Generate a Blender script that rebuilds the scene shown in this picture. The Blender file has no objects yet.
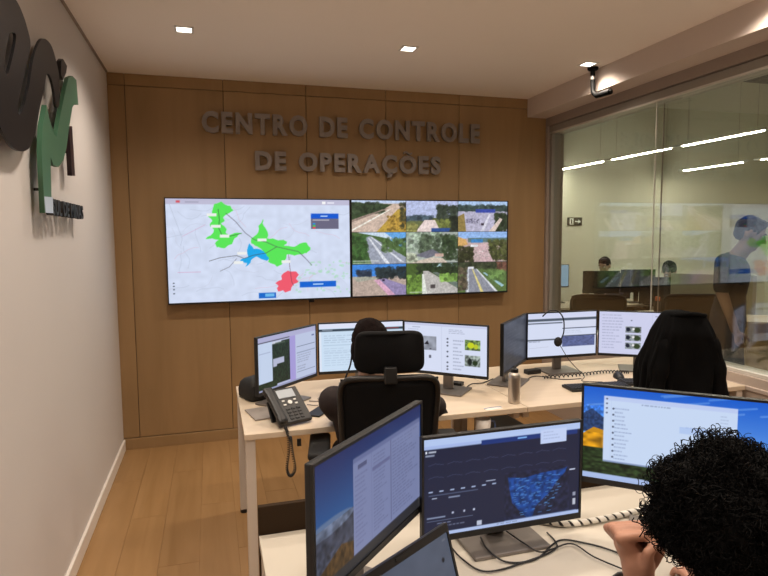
import bpy, bmesh, math, random
import numpy as np
from mathutils import Vector, Matrix

random.seed(7); rng = np.random.default_rng(7)
sc = bpy.context.scene
C = sc.collection

# ------------------------------------------------------------------ camera
F, YAW, PITCH, ROLL = 591.33, 0.28435, 0.08745, -0.0078
def cam_axes():
    cy, sy, cp, sp = math.cos(YAW), math.sin(YAW), math.cos(PITCH), math.sin(PITCH)
    f = Vector((sy*cp, cy*cp, -sp)); r = Vector((cy, -sy, 0)); u = r.cross(f)
    cr, sr = math.cos(ROLL), math.sin(ROLL)
    return cr*r + sr*u, -sr*r + cr*u, f
r_, u_, f_ = cam_axes()
cd = bpy.data.cameras.new('camera'); cam = bpy.data.objects.new('camera', cd); C.objects.link(cam)
cd.sensor_fit = 'HORIZONTAL'; cd.sensor_width = 36.0; cd.lens = F*36/768; cd.clip_start = 0.02
cam.matrix_world = Matrix(((r_.x, u_.x, -f_.x, 0), (r_.y, u_.y, -f_.y, 0), (r_.z, u_.z, -f_.z, 1.6), (0, 0, 0, 1)))
sc.camera = cam

# ------------------------------------------------------------------ world, exposure, lamp settings
w = bpy.data.worlds.new('world'); sc.world = w; w.use_nodes = True
w.node_tree.nodes['Background'].inputs[0].default_value = (0.5, 0.5, 0.55, 1)
w.node_tree.nodes['Background'].inputs[1].default_value = 0.02
vs = sc.view_settings
vs.view_transform = 'Standard'; vs.look = 'None'; vs.exposure = 0.0; vs.gamma = 1.0; vs.use_curve_mapping = False
try:
    sc.cycles.use_denoising = True
    sc.cycles.max_bounces = 10; sc.cycles.transparent_max_bounces = 24
    sc.cycles.sample_clamp_indirect = 4.0
except Exception: pass
SPOT_W = 64.0            # each ceiling downlight
SPOT_COL = (1.0, 0.865, 0.73)
TUBE_EMIT = 190.0         # linear lamps in the neighbouring room
SCREEN_GAIN = 1.0

# room numbers
XL, D, H = -0.678, 4.754, 2.79
XB = 2.717               # bulkhead face
XR = 2.96                # glass plane
YB = -2.0                # behind the camera
ZS = 0.80                # sill top
ZG = 2.50                # glass top
DF = 8.30                # far wall of neighbouring room
XF = 9.6
HF = 4.20
DESK = 0.74

# ------------------------------------------------------------------ materials
MATS = {}
def nmat(name):
    m = bpy.data.materials.new(name); m.use_nodes = True
    return m, m.node_tree.nodes, m.node_tree.links, m.node_tree.nodes['Principled BSDF']
def mat(name, col, rough=0.5, metal=0.0, spec=0.5, var=0.06, scale=8.0, bump=0.0, bscale=60.0, sheen=0.0, coat=0.0):
    if name in MATS: return MATS[name]
    m, n, l, b = nmat(name)
    tc = n.new('ShaderNodeTexCoord'); nz = n.new('ShaderNodeTexNoise'); nz.inputs['Scale'].default_value = scale
    nz.inputs['Detail'].default_value = 4
    l.new(tc.outputs['Object'], nz.inputs['Vector'])
    mx = n.new('ShaderNodeMix'); mx.data_type = 'RGBA'
    mx.inputs[6].default_value = (*[c*(1-var) for c in col], 1); mx.inputs[7].default_value = (*[min(1, c*(1+var)) for c in col], 1)
    l.new(nz.outputs['Fac'], mx.inputs[0]); l.new(mx.outputs[2], b.inputs['Base Color'])
    b.inputs['Roughness'].default_value = rough; b.inputs['Metallic'].default_value = metal
    b.inputs['Specular IOR Level'].default_value = spec
    if sheen: b.inputs['Sheen Weight'].default_value = sheen
    if coat: b.inputs['Coat Weight'].default_value = coat
    if bump:
        n2 = n.new('ShaderNodeTexNoise'); n2.inputs['Scale'].default_value = bscale; l.new(tc.outputs['Object'], n2.inputs['Vector'])
        bp = n.new('ShaderNodeBump'); bp.inputs['Strength'].default_value = bump; bp.inputs['Distance'].default_value = 0.01
        l.new(n2.outputs['Fac'], bp.inputs['Height']); l.new(bp.outputs[0], b.inputs['Normal'])
    MATS[name] = m; return m
def wood(name, c1, c2, axis, rough=0.45, stretch=14.0, scale=1.6, spec=0.4):
    m, n, l, b = nmat(name)
    geo = n.new('ShaderNodeNewGeometry'); oi = n.new('ShaderNodeObjectInfo')
    mp = n.new('ShaderNodeMapping')
    sc3 = [stretch, stretch, stretch]; sc3[axis] = 0.7
    mp.inputs['Scale'].default_value = sc3
    cb = n.new('ShaderNodeCombineXYZ'); mul = n.new('ShaderNodeMath'); mul.operation = 'MULTIPLY'; mul.inputs[1].default_value = 9.0
    l.new(oi.outputs['Random'], mul.inputs[0]); 
    for i in range(3): l.new(mul.outputs[0], cb.inputs[i])
    va = n.new('ShaderNodeVectorMath'); va.operation = 'ADD'
    l.new(geo.outputs['Position'], va.inputs[0]); l.new(cb.outputs[0], va.inputs[1]); l.new(va.outputs[0], mp.inputs['Vector'])
    n1 = n.new('ShaderNodeTexNoise'); n1.inputs['Scale'].default_value = scale; n1.inputs['Detail'].default_value = 6; n1.inputs['Distortion'].default_value = 0.6
    l.new(mp.outputs[0], n1.inputs['Vector'])
    cr = n.new('ShaderNodeValToRGB'); cr.color_ramp.elements[0].position = 0.3; cr.color_ramp.elements[1].position = 0.72
    cr.color_ramp.elements[0].color = (*c1, 1); cr.color_ramp.elements[1].color = (*c2, 1)
    l.new(n1.outputs['Fac'], cr.inputs[0])
    hs = n.new('ShaderNodeHueSaturation'); ma = n.new('ShaderNodeMath'); ma.operation = 'MULTIPLY_ADD'; ma.inputs[1].default_value = 0.07; ma.inputs[2].default_value = 0.965
    l.new(oi.outputs['Random'], ma.inputs[0]); l.new(ma.outputs[0], hs.inputs['Value']); l.new(cr.outputs[0], hs.inputs['Color'])
    l.new(hs.outputs[0], b.inputs['Base Color'])
    b.inputs['Roughness'].default_value = rough; b.inputs['Specular IOR Level'].default_value = spec
    MATS[name] = m; return m
def emit(name, col, strength):
    m, n, l, b = nmat(name)
    b.inputs['Base Color'].default_value = (0.6, 0.6, 0.6, 1)
    b.inputs['Emission Color'].default_value = (*col, 1); b.inputs['Emission Strength'].default_value = strength
    MATS[name] = m; return m
def glassmat():
    m = bpy.data.materials.new('partition_glass'); m.use_nodes = True
    n, l = m.node_tree.nodes, m.node_tree.links; n.clear()
    out = n.new('ShaderNodeOutputMaterial'); mx = n.new('ShaderNodeMixShader')
    tr = n.new('ShaderNodeBsdfTransparent'); tr.inputs[0].default_value = (0.95, 0.965, 0.945, 1)
    gl = n.new('ShaderNodeBsdfGlossy'); gl.inputs['Roughness'].default_value = 0.0
    fr = n.new('ShaderNodeFresnel'); geo = n.new('ShaderNodeNewGeometry')
    mr = n.new('ShaderNodeMapRange'); mr.inputs[3].default_value = 1.70; mr.inputs[4].default_value = 1/1.70
    l.new(geo.outputs['Backfacing'], mr.inputs[0]); l.new(mr.outputs[0], fr.inputs['IOR'])
    l.new(fr.outputs[0], mx.inputs[0]); l.new(tr.outputs[0], mx.inputs[1]); l.new(gl.outputs[0], mx.inputs[2])
    l.new(mx.outputs[0], out.inputs['Surface'])
    MATS['partition_glass'] = m; return m
def screenmat(name, gain=1.0):
    m, n, l, b = nmat(name)
    at = n.new('ShaderNodeAttribute'); at.attribute_name = 'pic'
    b.inputs['Base Color'].default_value = (0.006, 0.006, 0.007, 1); b.inputs['Roughness'].default_value = 0.35; b.inputs['Specular IOR Level'].default_value = 0.18
    l.new(at.outputs['Color'], b.inputs['Emission Color']); b.inputs['Emission Strength'].default_value = gain*SCREEN_GAIN
    MATS[name] = m; return m

M_WALL = mat('white_wall_paint', (0.64, 0.60, 0.58), 0.7, var=0.03, scale=2, bump=0.03, bscale=120)
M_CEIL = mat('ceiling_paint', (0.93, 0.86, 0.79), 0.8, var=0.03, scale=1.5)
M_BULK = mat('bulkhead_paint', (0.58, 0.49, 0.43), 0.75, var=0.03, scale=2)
M_HEAD = mat('partition_frame_paint', (0.31, 0.25, 0.21), 0.6, var=0.03)
M_FRAME = mat('frame_metal', (0.27, 0.245, 0.21), 0.45, var=0.04)
M_FRAMEL = mat('frame_light_edge', (0.60, 0.57, 0.51), 0.35)
M_SILLW = mat('lower_wall_beige', (0.46, 0.38, 0.32), 0.6, var=0.04)
M_WPANEL = wood('oak_panel', (0.285, 0.176, 0.080), (0.340, 0.212, 0.100), 2, 0.5, 7, 1.2, 0.3)
M_WFLOOR = wood('floor_plank', (0.295, 0.164, 0.063), (0.360, 0.208, 0.088), 1, 0.42, 10, 1.6, 0.35)
M_GAP = mat('dark_joint', (0.06, 0.034, 0.016), 0.8)
M_FGAP = mat('floor_joint', (0.25, 0.13, 0.046), 0.8)
M_BASEB = mat('baseboard_white', (0.80, 0.74, 0.68), 0.4, var=0.02)
M_DESK = wood('desk_laminate', (0.60, 0.49, 0.36), (0.67, 0.56, 0.43), 0, 0.4, 8, 1.2, 0.4)
M_DESKF = mat('desk_white_laminate', (0.57, 0.525, 0.445), 0.4, var=0.03, scale=3)
M_LEG = mat('desk_leg_white', (0.62, 0.55, 0.48), 0.45, var=0.03)
M_DIV = mat('dark_brown_board', (0.030, 0.017, 0.008), 0.8, spec=0.15)
M_CAMB = mat('camera_black', (0.0016, 0.0016, 0.0016), 0.6, var=0.1, spec=0.1)
M_BLK = mat('black_plastic', (0.006, 0.006, 0.0065), 0.45, var=0.1)
M_BLK2 = mat('black_soft', (0.005, 0.005, 0.005), 0.7, var=0.15, bump=0.1, bscale=200)
M_DGREY = mat('dark_grey_plastic', (0.014, 0.0135, 0.0135), 0.4)
M_GREYP = mat('grey_stand_metal', (0.20, 0.18, 0.165), 0.38, 0.5)
M_STEEL = mat('brushed_steel', (0.52, 0.47, 0.42), 0.3, 0.9)
M_LETTER = mat('letter_metal', (0.235, 0.20, 0.18), 0.42, 0.2, var=0.05)
M_WHITE = mat('white_plastic', (0.75, 0.73, 0.70), 0.4)
M_CERAM = mat('white_ceramic', (0.88, 0.84, 0.78), 0.25)
M_MESHF = mat('chair_mesh', (0.004, 0.004, 0.0045), 0.85, var=0.3, bump=0.2, bscale=300, spec=0.2)
M_CHAIRP = mat('chair_plastic', (0.012, 0.011, 0.011), 0.4)
M_SKIN = mat('skin', (0.46, 0.235, 0.155), 0.5, var=0.12, scale=20, bump=0.04, bscale=150)
M_SKIN2 = mat('skin_far', (0.40, 0.24, 0.17), 0.55, var=0.05)
M_HAIRB = mat('black_hair', (0.002, 0.0018, 0.0018), 0.6, var=0.5, scale=60, spec=0.08)
M_HAIRD = mat('dark_brown_hair', (0.008, 0.0045, 0.004), 0.85, spec=0.08, var=0.3, scale=60, bump=0.3, bscale=150)
M_JACK = mat('black_jacket_cloth', (0.0028, 0.0028, 0.003), 0.95, var=0.3, scale=12, bump=0.15, bscale=180, spec=0.1)
M_MAROON = mat('maroon_cloth', (0.016, 0.009, 0.009), 0.85, var=0.2)
M_NAVY = mat('navy_cloth', (0.020, 0.024, 0.042), 0.85, var=0.15)
M_DSHIRT = mat('dark_shirt', (0.030, 0.030, 0.034), 0.85, var=0.15)
M_PURPLE = mat('dark_plum_shirt', (0.060, 0.040, 0.060), 0.85, var=0.15)
M_LOGOD = mat('logo_dark', (0.009, 0.0088, 0.0105), 0.4, var=0.1, scale=2, spec=0.3)
M_LOGOS = mat('logo_dark_edge', (0.008, 0.007, 0.008), 0.5)
M_LOGOG = mat('logo_green', (0.052, 0.150, 0.085), 0.5, var=0.05)
M_LOGOP = mat('logo_plum', (0.026, 0.011, 0.016), 0.4)
M_LOGOB = mat('logo_pale_blue', (0.50, 0.58, 0.70), 0.3)
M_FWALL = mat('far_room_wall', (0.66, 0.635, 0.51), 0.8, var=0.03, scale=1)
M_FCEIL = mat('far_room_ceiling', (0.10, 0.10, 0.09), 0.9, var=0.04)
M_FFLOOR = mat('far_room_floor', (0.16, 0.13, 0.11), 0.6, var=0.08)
M_FCHAIR = mat('far_chair_brown', (0.011, 0.006, 0.005), 0.8, var=0.2)
M_FDESK = mat('far_desk_top', (0.52, 0.44, 0.33), 0.5)
M_OAKC = wood('oak_cabinet', (0.50, 0.36, 0.19), (0.60, 0.44, 0.24), 2, 0.5, 8, 1.2)
M_TUBE = emit('linear_lamp_white', (1.0, 0.95, 0.82), TUBE_EMIT)
M_DL = emit('downlight_white', (1.0, 0.93, 0.80), 6.0)
M_GLASS = glassmat()
M_SPIRAL = mat('spiral_wrap_white', (0.80, 0.77, 0.70), 0.5)
M_CABLE = mat('cable_black', (0.010, 0.010, 0.011), 0.5)
M_CABLEG = mat('cable_grey', (0.30, 0.26, 0.23), 0.5)
M_BLUE = mat('blue_print', (0.10, 0.15, 0.30), 0.5)
M_ORANGE = mat('orange_cap', (0.60, 0.13, 0.03), 0.5)
M_EXITG = mat('exit_sign_dark', (0.004, 0.010, 0.007), 0.4)
M_EXITW = mat('exit_sign_white', (0.8, 0.82, 0.72), 0.5)
M_WINGLASS = mat('phone_lcd', (0.45, 0.50, 0.55), 0.2)

# ------------------------------------------------------------------ mesh helpers
class MB:
    def __init__(s): s.v = []; s.f = []
    def add(s, vs_, fs):
        o = len(s.v); s.v += [tuple(x) for x in vs_]; s.f += [tuple(i+o for i in f) for f in fs]; return s
    def box(s, c, d, rot=None):
        x, y, z = d[0]/2, d[1]/2, d[2]/2
        P = [Vector(q) for q in ((-x,-y,-z),(x,-y,-z),(x,y,-z),(-x,y,-z),(-x,-y,z),(x,-y,z),(x,y,z),(-x,y,z))]
        if rot is not None: P = [rot @ q for q in P]
        c = Vector(c)
        return s.add([q+c for q in P], [(0,3,2,1),(4,5,6,7),(0,1,5,4),(1,2,6,5),(2,3,7,6),(3,0,4,7)])
    def bb(s, x0, x1, y0, y1, z0, z1): return s.box(((x0+x1)/2, (y0+y1)/2, (z0+z1)/2), (x1-x0, y1-y0, z1-z0))
    def loft(s, rings, cap=True):
        n = len(rings[0]); vs_ = [p for r in rings for p in r]; fs = []
        for i in range(len(rings)-1):
            for j in range(n):
                k = (j+1) % n; fs.append((i*n+j, i*n+k, (i+1)*n+k, (i+1)*n+j))
        if cap:
            fs.append(tuple(reversed(range(n)))); fs.append(tuple(range((len(rings)-1)*n, len(rings)*n)))
        return s.add(vs_, fs)
    def tube(s, pts, r, n=8, closed=False):
        pts = [Vector(p) for p in pts]; m = len(pts); rings = []
        rr = r if hasattr(r, '__len__') else [r]*m
        prev = None
        for i, p in enumerate(pts):
            if closed: t = pts[(i+1) % m]-pts[i-1]
            else: t = pts[min(i+1, m-1)]-pts[max(i-1, 0)]
            t = t.normalized() if t.length > 1e-9 else Vector((0, 0, 1))
            if prev is None:
                a = Vector((0, 0, 1)) if abs(t.z) < 0.9 else Vector((1, 0, 0))
                e1 = t.cross(a).normalized()
            else:
                e1 = prev - t*prev.dot(t); e1 = e1.normalized() if e1.length > 1e-6 else t.orthogonal().normalized()
            prev = e1; e2 = t.cross(e1)
            rings.append([p + (e1*math.cos(2*math.pi*k/n) + e2*math.sin(2*math.pi*k/n))*rr[i] for k in range(n)])
        if closed: return s.loft(rings+[rings[0]], cap=False)
        return s.loft(rings)
    def cyl(s, p0, p1, r0, r1=None, n=20): return s.tube([p0, p1], [r0, r0 if r1 is None else r1], n)
    def lathe(s, prof, c=(0,0,0), n=24):
        rings = [[(c[0]+r*math.cos(2*math.pi*k/n), c[1]+r*math.sin(2*math.pi*k/n), c[2]+z) for k in range(n)] for r, z in prof]
        return s.loft(rings)
    def ell(s, c, rad, rot=None, nu=16, nv=10):
        c = Vector(c); rings = []
        for i in range(nv+1):
            t = math.pi*(0.02+0.96*i/nv); ring = []
            for j in range(nu):
                a = 2*math.pi*j/nu
                q = Vector((rad[0]*math.sin(t)*math.cos(a), rad[1]*math.sin(t)*math.sin(a), -rad[2]*math.cos(t)))
                if rot is not None: q = rot @ q
                ring.append(q+c)
            rings.append(ring)
        return s.loft(rings)
    def cap(s, p0, r0, p1, r1, n=12, flat=1.0, side=None):
        # tapered capsule, optionally flattened across the axis perpendicular to side
        p0, p1 = Vector(p0), Vector(p1); t = (p1-p0); L = t.length; t = t/L if L > 1e-9 else Vector((0,0,1))
        e1 = Vector(side) if side is not None else (t.cross(Vector((0,0,1))) if abs(t.z) < 0.9 else t.cross(Vector((1,0,0))))
        e1 = (e1 - t*e1.dot(t)).normalized(); e2 = t.cross(e1); rings = []
        st = [(-math.cos(a), math.sin(a)) for a in (0.15, 0.6, 1.05)]
        seq = [(p0+t*c_*r0*0.9, r0*s_) for c_, s_ in st] + [(p0, r0), (p0.lerp(p1, .5), (r0+r1)/2), (p1, r1)] + [(p1-t*c_*r1*0.9, r1*s_) for c_, s_ in reversed(st)]
        for c, r in seq:
            rings.append([c + e1*math.cos(2*math.pi*k/n)*r + e2*math.sin(2*math.pi*k/n)*r*flat for k in range(n)])
        return s.loft(rings)
    def mesh(s, name):
        me = bpy.data.meshes.new(name); me.from_pydata(s.v, [], s.f); me.validate(); return me
    def build(s, name, m, parent=None, smooth=False, bevel=0.0, seg=2, loc=None, rz=0.0, sub=0):
        me = s.mesh(name)
        bm = bmesh.new(); bm.from_mesh(me); bmesh.ops.recalc_face_normals(bm, faces=bm.faces); bm.to_mesh(me); bm.free()
        return mk(name, me, m, parent, smooth, bevel, seg, loc, rz, sub)
def mk(name, me, m, parent=None, smooth=False, bevel=0.0, seg=2, loc=None, rz=0.0, sub=0):
    o = bpy.data.objects.new(name, me); C.objects.link(o); me.materials.clear(); me.materials.append(m)
    if parent is not None: o.parent = parent
    if loc is not None: o.location = loc
    o.rotation_euler = (0, 0, rz)
    if smooth:
        me.polygons.foreach_set('use_smooth', [True]*len(me.polygons))
    if bevel:
        b = o.modifiers.new('bevel', 'BEVEL'); b.width = bevel; b.segments = seg; b.limit_method = 'ANGLE'; b.angle_limit = math.radians(50)
    if sub:
        b = o.modifiers.new('sub', 'SUBSURF'); b.levels = sub; b.render_levels = sub
    return o
def tag(o, label=None, cat=None, group=None, kind=None):
    if label: o['label'] = label
    if cat: o['category'] = cat
    if group: o['group'] = group
    if kind: o['kind'] = kind
    return o
def empty(name, loc, rz=0.0, label=None, cat=None, group=None, kind=None):
    o = bpy.data.objects.new(name, None); C.objects.link(o); o.location = loc; o.rotation_euler = (0, 0, rz)
    o.empty_display_size = 0.05
    return tag(o, label, cat, group, kind)
def S(name, mb, m, bevel=0.0, parent=None, label=None):
    o = mb.build(name, m, parent, bevel=bevel)
    if parent is None: o['kind'] = 'structure'
    if label: o['label'] = label
    return o
def remeshed(mb, name, m, parent, voxel, smooth_it=4):
    me = mb.mesh('tmp'); t = bpy.data.objects.new('tmp', me); C.objects.link(t)
    bm = bmesh.new(); bm.from_mesh(me); bmesh.ops.recalc_face_normals(bm, faces=bm.faces); bm.to_mesh(me); bm.free()
    a = t.modifiers.new('r', 'REMESH'); a.mode = 'VOXEL'; a.voxel_size = voxel
    if smooth_it:
        b = t.modifiers.new('s', 'SMOOTH'); b.iterations = smooth_it; b.factor = 0.5
    dg = bpy.context.evaluated_depsgraph_get(); dg.update()
    out = bpy.data.meshes.new_from_object(t.evaluated_get(dg)); out.name = name
    bpy.data.objects.remove(t); bpy.data.meshes.remove(me)
    return mk(name, out, m, parent, smooth=True)
def curve_mesh(polys, ext, name):
    cu = bpy.data.curves.new('tmpc', 'CURVE'); cu.dimensions = '2D'; cu.fill_mode = 'BOTH'; cu.extrude = ext
    for pl in polys:
        sp = cu.splines.new('POLY'); sp.points.add(len(pl)-1); sp.use_cyclic_u = True
        for i, q in enumerate(pl): sp.points[i].co = (q[0], q[1], 0, 1)
    t = bpy.data.objects.new('tmpc', cu); C.objects.link(t)
    dg = bpy.context.evaluated_depsgraph_get(); dg.update()
    me = bpy.data.meshes.new_from_object(t.evaluated_get(dg)); me.name = name
    bpy.data.objects.remove(t); return me
def text_mesh(txt, size, ext, off=0.0, name='letter'):
    cu = bpy.data.curves.new('tmpt', 'FONT'); cu.body = txt; cu.size = size; cu.extrude = ext; cu.offset = off; cu.resolution_u = 3
    t = bpy.data.objects.new('tmpt', cu); C.objects.link(t)
    dg = bpy.context.evaluated_depsgraph_get(); dg.update()
    me = bpy.data.meshes.new_from_object(t.evaluated_get(dg)); me.name = name
    bpy.data.objects.remove(t); return me
def spline(pts, n=8):
    P = [Vector(p) for p in pts]; out = []
    for i in range(len(P)-1):
        a, b, c, d = P[max(i-1, 0)], P[i], P[i+1], P[min(i+2, len(P)-1)]
        for k in range(n):
            t = k/n
            out.append(0.5*((2*b)+(c-a)*t+(2*a-5*b+4*c-d)*t*t+(3*b-a-3*c+d)*t**3))
    out.append(P[-1]); return out

# ------------------------------------------------------------------ painting of screen pictures (numpy, sRGB 0..1)
class Pic:
    SS = 3
    def __init__(s, nx, ny, bg):
        s.nx, s.ny = nx, ny; s.w, s.h = nx*s.SS, ny*s.SS
        s.a = np.zeros((s.h, s.w, 3)); s.a[:] = bg
        yy, xx = np.mgrid[0:s.h, 0:s.w]; s.X = (xx+.5)/s.w; s.Y = (yy+.5)/s.h
    def m(s, mask, c, al=1.0):
        s.a[mask] = s.a[mask]*(1-al)+np.array(c)*al; return s
    def rect(s, x0, y0, x1, y1, c, al=1.0): return s.m((s.X >= x0)&(s.X < x1)&(s.Y >= y0)&(s.Y < y1), c, al)
    def ell(s, cx, cy, rx, ry, c, al=1.0): return s.m(((s.X-cx)/rx)**2+((s.Y-cy)/ry)**2 < 1, c, al)
    def poly(s, P, c, al=1.0, clip=None):
        ins = np.zeros(s.X.shape, bool); n = len(P)
        for i in range(n):
            x1, y1 = P[i]; x2, y2 = P[(i+1) % n]
            if y1 == y2: continue
            k = ((y1 > s.Y) != (y2 > s.Y)) & (s.X < (x2-x1)*(s.Y-y1)/(y2-y1)+x1); ins ^= k
        if clip is not None: ins &= clip
        return s.m(ins, c, al)
    def jpoly(s, P, c, amp=.010):
        X0, Y0 = s.X, s.Y; k = 34
        def fld():
            g = rng.random((k+2, k+2))-.5; u = X0*k; v = Y0*k; ui, vi = u.astype(int), v.astype(int); fu, fv = u-ui, v-vi
            return g[vi, ui]*(1-fu)*(1-fv)+g[vi, ui+1]*fu*(1-fv)+g[vi+1, ui]*(1-fu)*fv+g[vi+1, ui+1]*fu*fv
        s.X = X0+fld()*amp*2; s.Y = Y0+fld()*amp*3.5; s.poly(P, c); s.X, s.Y = X0, Y0; return s
    def line(s, P, wd, c, al=1.0, asp=1.78):
        msk = np.zeros(s.X.shape, bool)
        for (x1, y1), (x2, y2) in zip(P[:-1], P[1:]):
            ax, ay, bx, by = x1*asp, y1, x2*asp, y2; dx, dy = bx-ax, by-ay; L = dx*dx+dy*dy+1e-12
            px, py = s.X*asp, s.Y; t = np.clip(((px-ax)*dx+(py-ay)*dy)/L, 0, 1)
            msk |= (px-ax-t*dx)**2+(py-ay-t*dy)**2 < wd*wd/4
        return s.m(msk, c, al)
    def noise(s, fx, fy, amp, x0=0, y0=0, x1=1, y1=1, mask=None):
        g = rng.random((fy+2, fx+2))
        u = (s.X-x0)/(x1-x0)*fx; v = (s.Y-y0)/(y1-y0)*fy
        k = (u >= 0)&(u < fx)&(v >= 0)&(v < fy)
        if mask is not None: k &= mask
        ui = np.clip(u.astype(int), 0, fx); vi = np.clip(v.astype(int), 0, fy); fu = u-ui; fv = v-vi
        val = g[vi, ui]*(1-fu)*(1-fv)+g[vi, np.minimum(ui+1, fx+1)]*fu*(1-fv)+g[np.minimum(vi+1, fy+1), ui]*(1-fu)*fv+g[np.minimum(vi+1, fy+1), np.minimum(ui+1, fx+1)]*fu*fv
        s.a[k] *= (1+amp*(val[k]-0.5)*2)[:, None]; return s
    def texts(s, x0, y0, x1, y1, rows, c, al=0.5, fill=0.8, th=0.35):
        # rows of print too small to read: word-length dashes
        for i in range(rows):
            y = y0+(y1-y0)*(i+.2)/rows; hgt = (y1-y0)/rows*th; x = x0; end = x0+(x1-x0)*(0.4+0.6*random.random())*fill
            while x < end:
                wd = (x1-x0)*random.uniform(.04, .16); s.rect(x, y, min(x+wd, x1), y+hgt, c, al); x += wd+(x1-x0)*.025
        return s
    def out(s):
        a = s.a.reshape(s.ny, s.SS, s.nx, s.SS, 3).mean((1, 3)); a = np.clip(a, 0, 1)
        return np.where(a <= 0.04045, a/12.92, ((a+0.055)/1.055)**2.4)
def screen_obj(pic, W, Hh, m, parent, name='screen', y=-0.0, z0=0.0):
    a = pic.out(); ny, nx = a.shape[:2]
    xs = np.linspace(-W/2, W/2, nx); zs = np.linspace(z0+Hh, z0, ny)
    co = np.zeros((ny, nx, 3), np.float32); co[..., 0] = xs[None]; co[..., 1] = y; co[..., 2] = zs[:, None]
    idx = np.arange(nx*ny).reshape(ny, nx)
    q = np.stack([idx[1:, :-1], idx[1:, 1:], idx[:-1, 1:], idx[:-1, :-1]], -1).reshape(-1, 4)
    me = bpy.data.meshes.new(name); me.vertices.add(nx*ny); me.vertices.foreach_set('co', co.ravel())
    me.loops.add(q.size); me.loops.foreach_set('vertex_index', q.ravel().astype(np.int32))
    me.polygons.add(len(q)); me.polygons.foreach_set('loop_start', np.arange(0, q.size, 4, dtype=np.int32))
    me.update(calc_edges=True)
    at = me.attributes.new('pic', 'FLOAT_COLOR', 'POINT'); c4 = np.ones((nx*ny, 4), np.float32); c4[:, :3] = a.reshape(-1, 3)
    at.data.foreach_set('color', c4.ravel())
    return mk(name, me, m, parent)

# ================================================================== THE ROOM
# floor with planks
S('floor', MB().bb(XL-0.1, XR+0.1, YB, D+0.1, -0.12, -0.004), M_FGAP)
fl = bpy.data.objects['floor']
pw, plen = 0.192, 1.22
pm = MB().bb(-pw/2+0.0008, pw/2-0.0008, -plen/2+0.0008, plen/2-0.0008, -0.008, 0.0).mesh('plank')
x = XL+pw/2; i = 0
while x-pw/2 < XR:
    y = YB+plen/2 - ((i*0.47) % 1)*plen
    while y-plen/2 < D:
        if y > -0.2:
            y0, y1, x1 = max(y-plen/2, YB), min(y+plen/2, D), min(x+pw/2, XR+0.05)
            if y1-y0 > 0.05:
                if abs((y1-y0)-plen) < 1e-4 and x1 == x+pw/2:
                    mk('plank', pm, M_WFLOOR, fl, loc=(x, y, 0))
                else:
                    mk('plank', MB().bb(x-pw/2+0.0008, x1-0.0008, y0+0.0008, y1-0.0008, -0.008, 0.0).mesh('plank'), M_WFLOOR, fl)
        y += plen
    x += pw; i += 1
mk('plank', MB().bb(XL, XR, YB, -0.8, -0.008, -0.0005).mesh('plank'), M_WFLOOR, fl)
# ceiling
S('ceiling', MB().bb(XL-0.1, XB+0.02, YB-0.1, D+0.1, H, H+0.12), M_CEIL)
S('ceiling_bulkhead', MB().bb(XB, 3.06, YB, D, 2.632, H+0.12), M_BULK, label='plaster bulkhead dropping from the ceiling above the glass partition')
# left wall, rear wall
S('wall_left', MB().bb(XL-0.12, XL, YB-0.1, D+0.1, -0.1, H+0.1), M_WALL)
S('wall_rear', MB().bb(XL-0.1, XR+0.1, YB-0.12, YB, -0.1, H+0.1), M_WALL)
S('baseboard_left', MB().bb(XL, XL+0.016, YB, D-0.03, 0, 0.085), M_BASEB, bevel=0.004)
S('shadow_strip_1', MB().bb(XL, XL+0.012, YB, D-0.03, H-0.010, H), M_HEAD, label='dark strip painted as the shadow line between the left wall and ceiling')  # dark colour stands for the shade along the ceiling edge
# back wall: dark carcass and separate oak panels
S('wall_back', MB().bb(XL-0.1, 2.92, D+0.012, D+0.14, -0.1, H+0.1), M_GAP)
wb = bpy.data.objects['wall_back']
g = 0.0020
xs = [-0.562, 0.128, 0.758, 1.414, 2.066, 2.905]
def panel(x0, x1, z0, z1, dy=0.0, name='panel'):
    MB().bb(x0+g, x1-g, D-0.004-dy, D+0.014, z0+g, z1-g).build(name, M_WPANEL, wb, bevel=0.0015, seg=1)
panel(XL-g, -0.562, 0.085, 2.705, name='side_panel')
for a, b in zip(xs[:-1], xs[1:]): panel(a, b, 0.085, 2.705)
for a, b in zip([XL-g]+xs[:-1], xs): panel(a, b, 2.705, H+g, 0.0, name='top_panel')
S('baseboard_back', MB().bb(XL, 2.9, D-0.022, D+0.012, 0, 0.082), M_WPANEL, bevel=0.002)

# glass partition on the right
S('wall_right', MB().bb(2.90, 3.08, YB, D, -0.1, 0.715), M_SILLW)
wr = bpy.data.objects['wall_right']
MB().bb(2.888, 3.10, YB, D-0.02, 0.715, 0.738).build('ledge', M_SILLW, wr, bevel=0.003)
S('trim_2', MB().bb(2.905, 3.07, YB, D-0.03, 0.738, 0.79), M_SILLW, label='beige lower rail of the glass partition')
S('trim_3', MB().bb(2.925, 3.05, YB, D-0.03, 0.79, ZS+0.012), M_FRAMEL, bevel=0.002, label='pale sill strip under the glass partition')
S('trim_4', MB().bb(2.905, 3.07, YB, D-0.02, 2.562, 2.633), M_HEAD, label='brown header rail above the glass partition')
S('shadow_strip_2', MB().bb(2.94, 3.05, YB, D-0.02, 2.555, 2.563), M_GAP, label='dark strip painted as the shadow in the gap over the partition glass')  # shade in the gap put in as a dark strip
S('trim_6', MB().bb(2.925, 3.06, YB, D-0.02, ZG+0.006, 2.556), M_FRAME, label='upper frame rail of the glass partition')
S('trim_7', MB().bb(2.93, 3.055, YB, D-0.03, ZG-0.006, ZG+0.007), M_FRAMEL, label='thin pale edge along the top of the glass')
S('trim_8', MB().bb(2.905, 3.07, D-0.03, D+0.01, 0.715, 2.633), M_HEAD, label='narrow brown jamb where oak wall meets glass')
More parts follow.
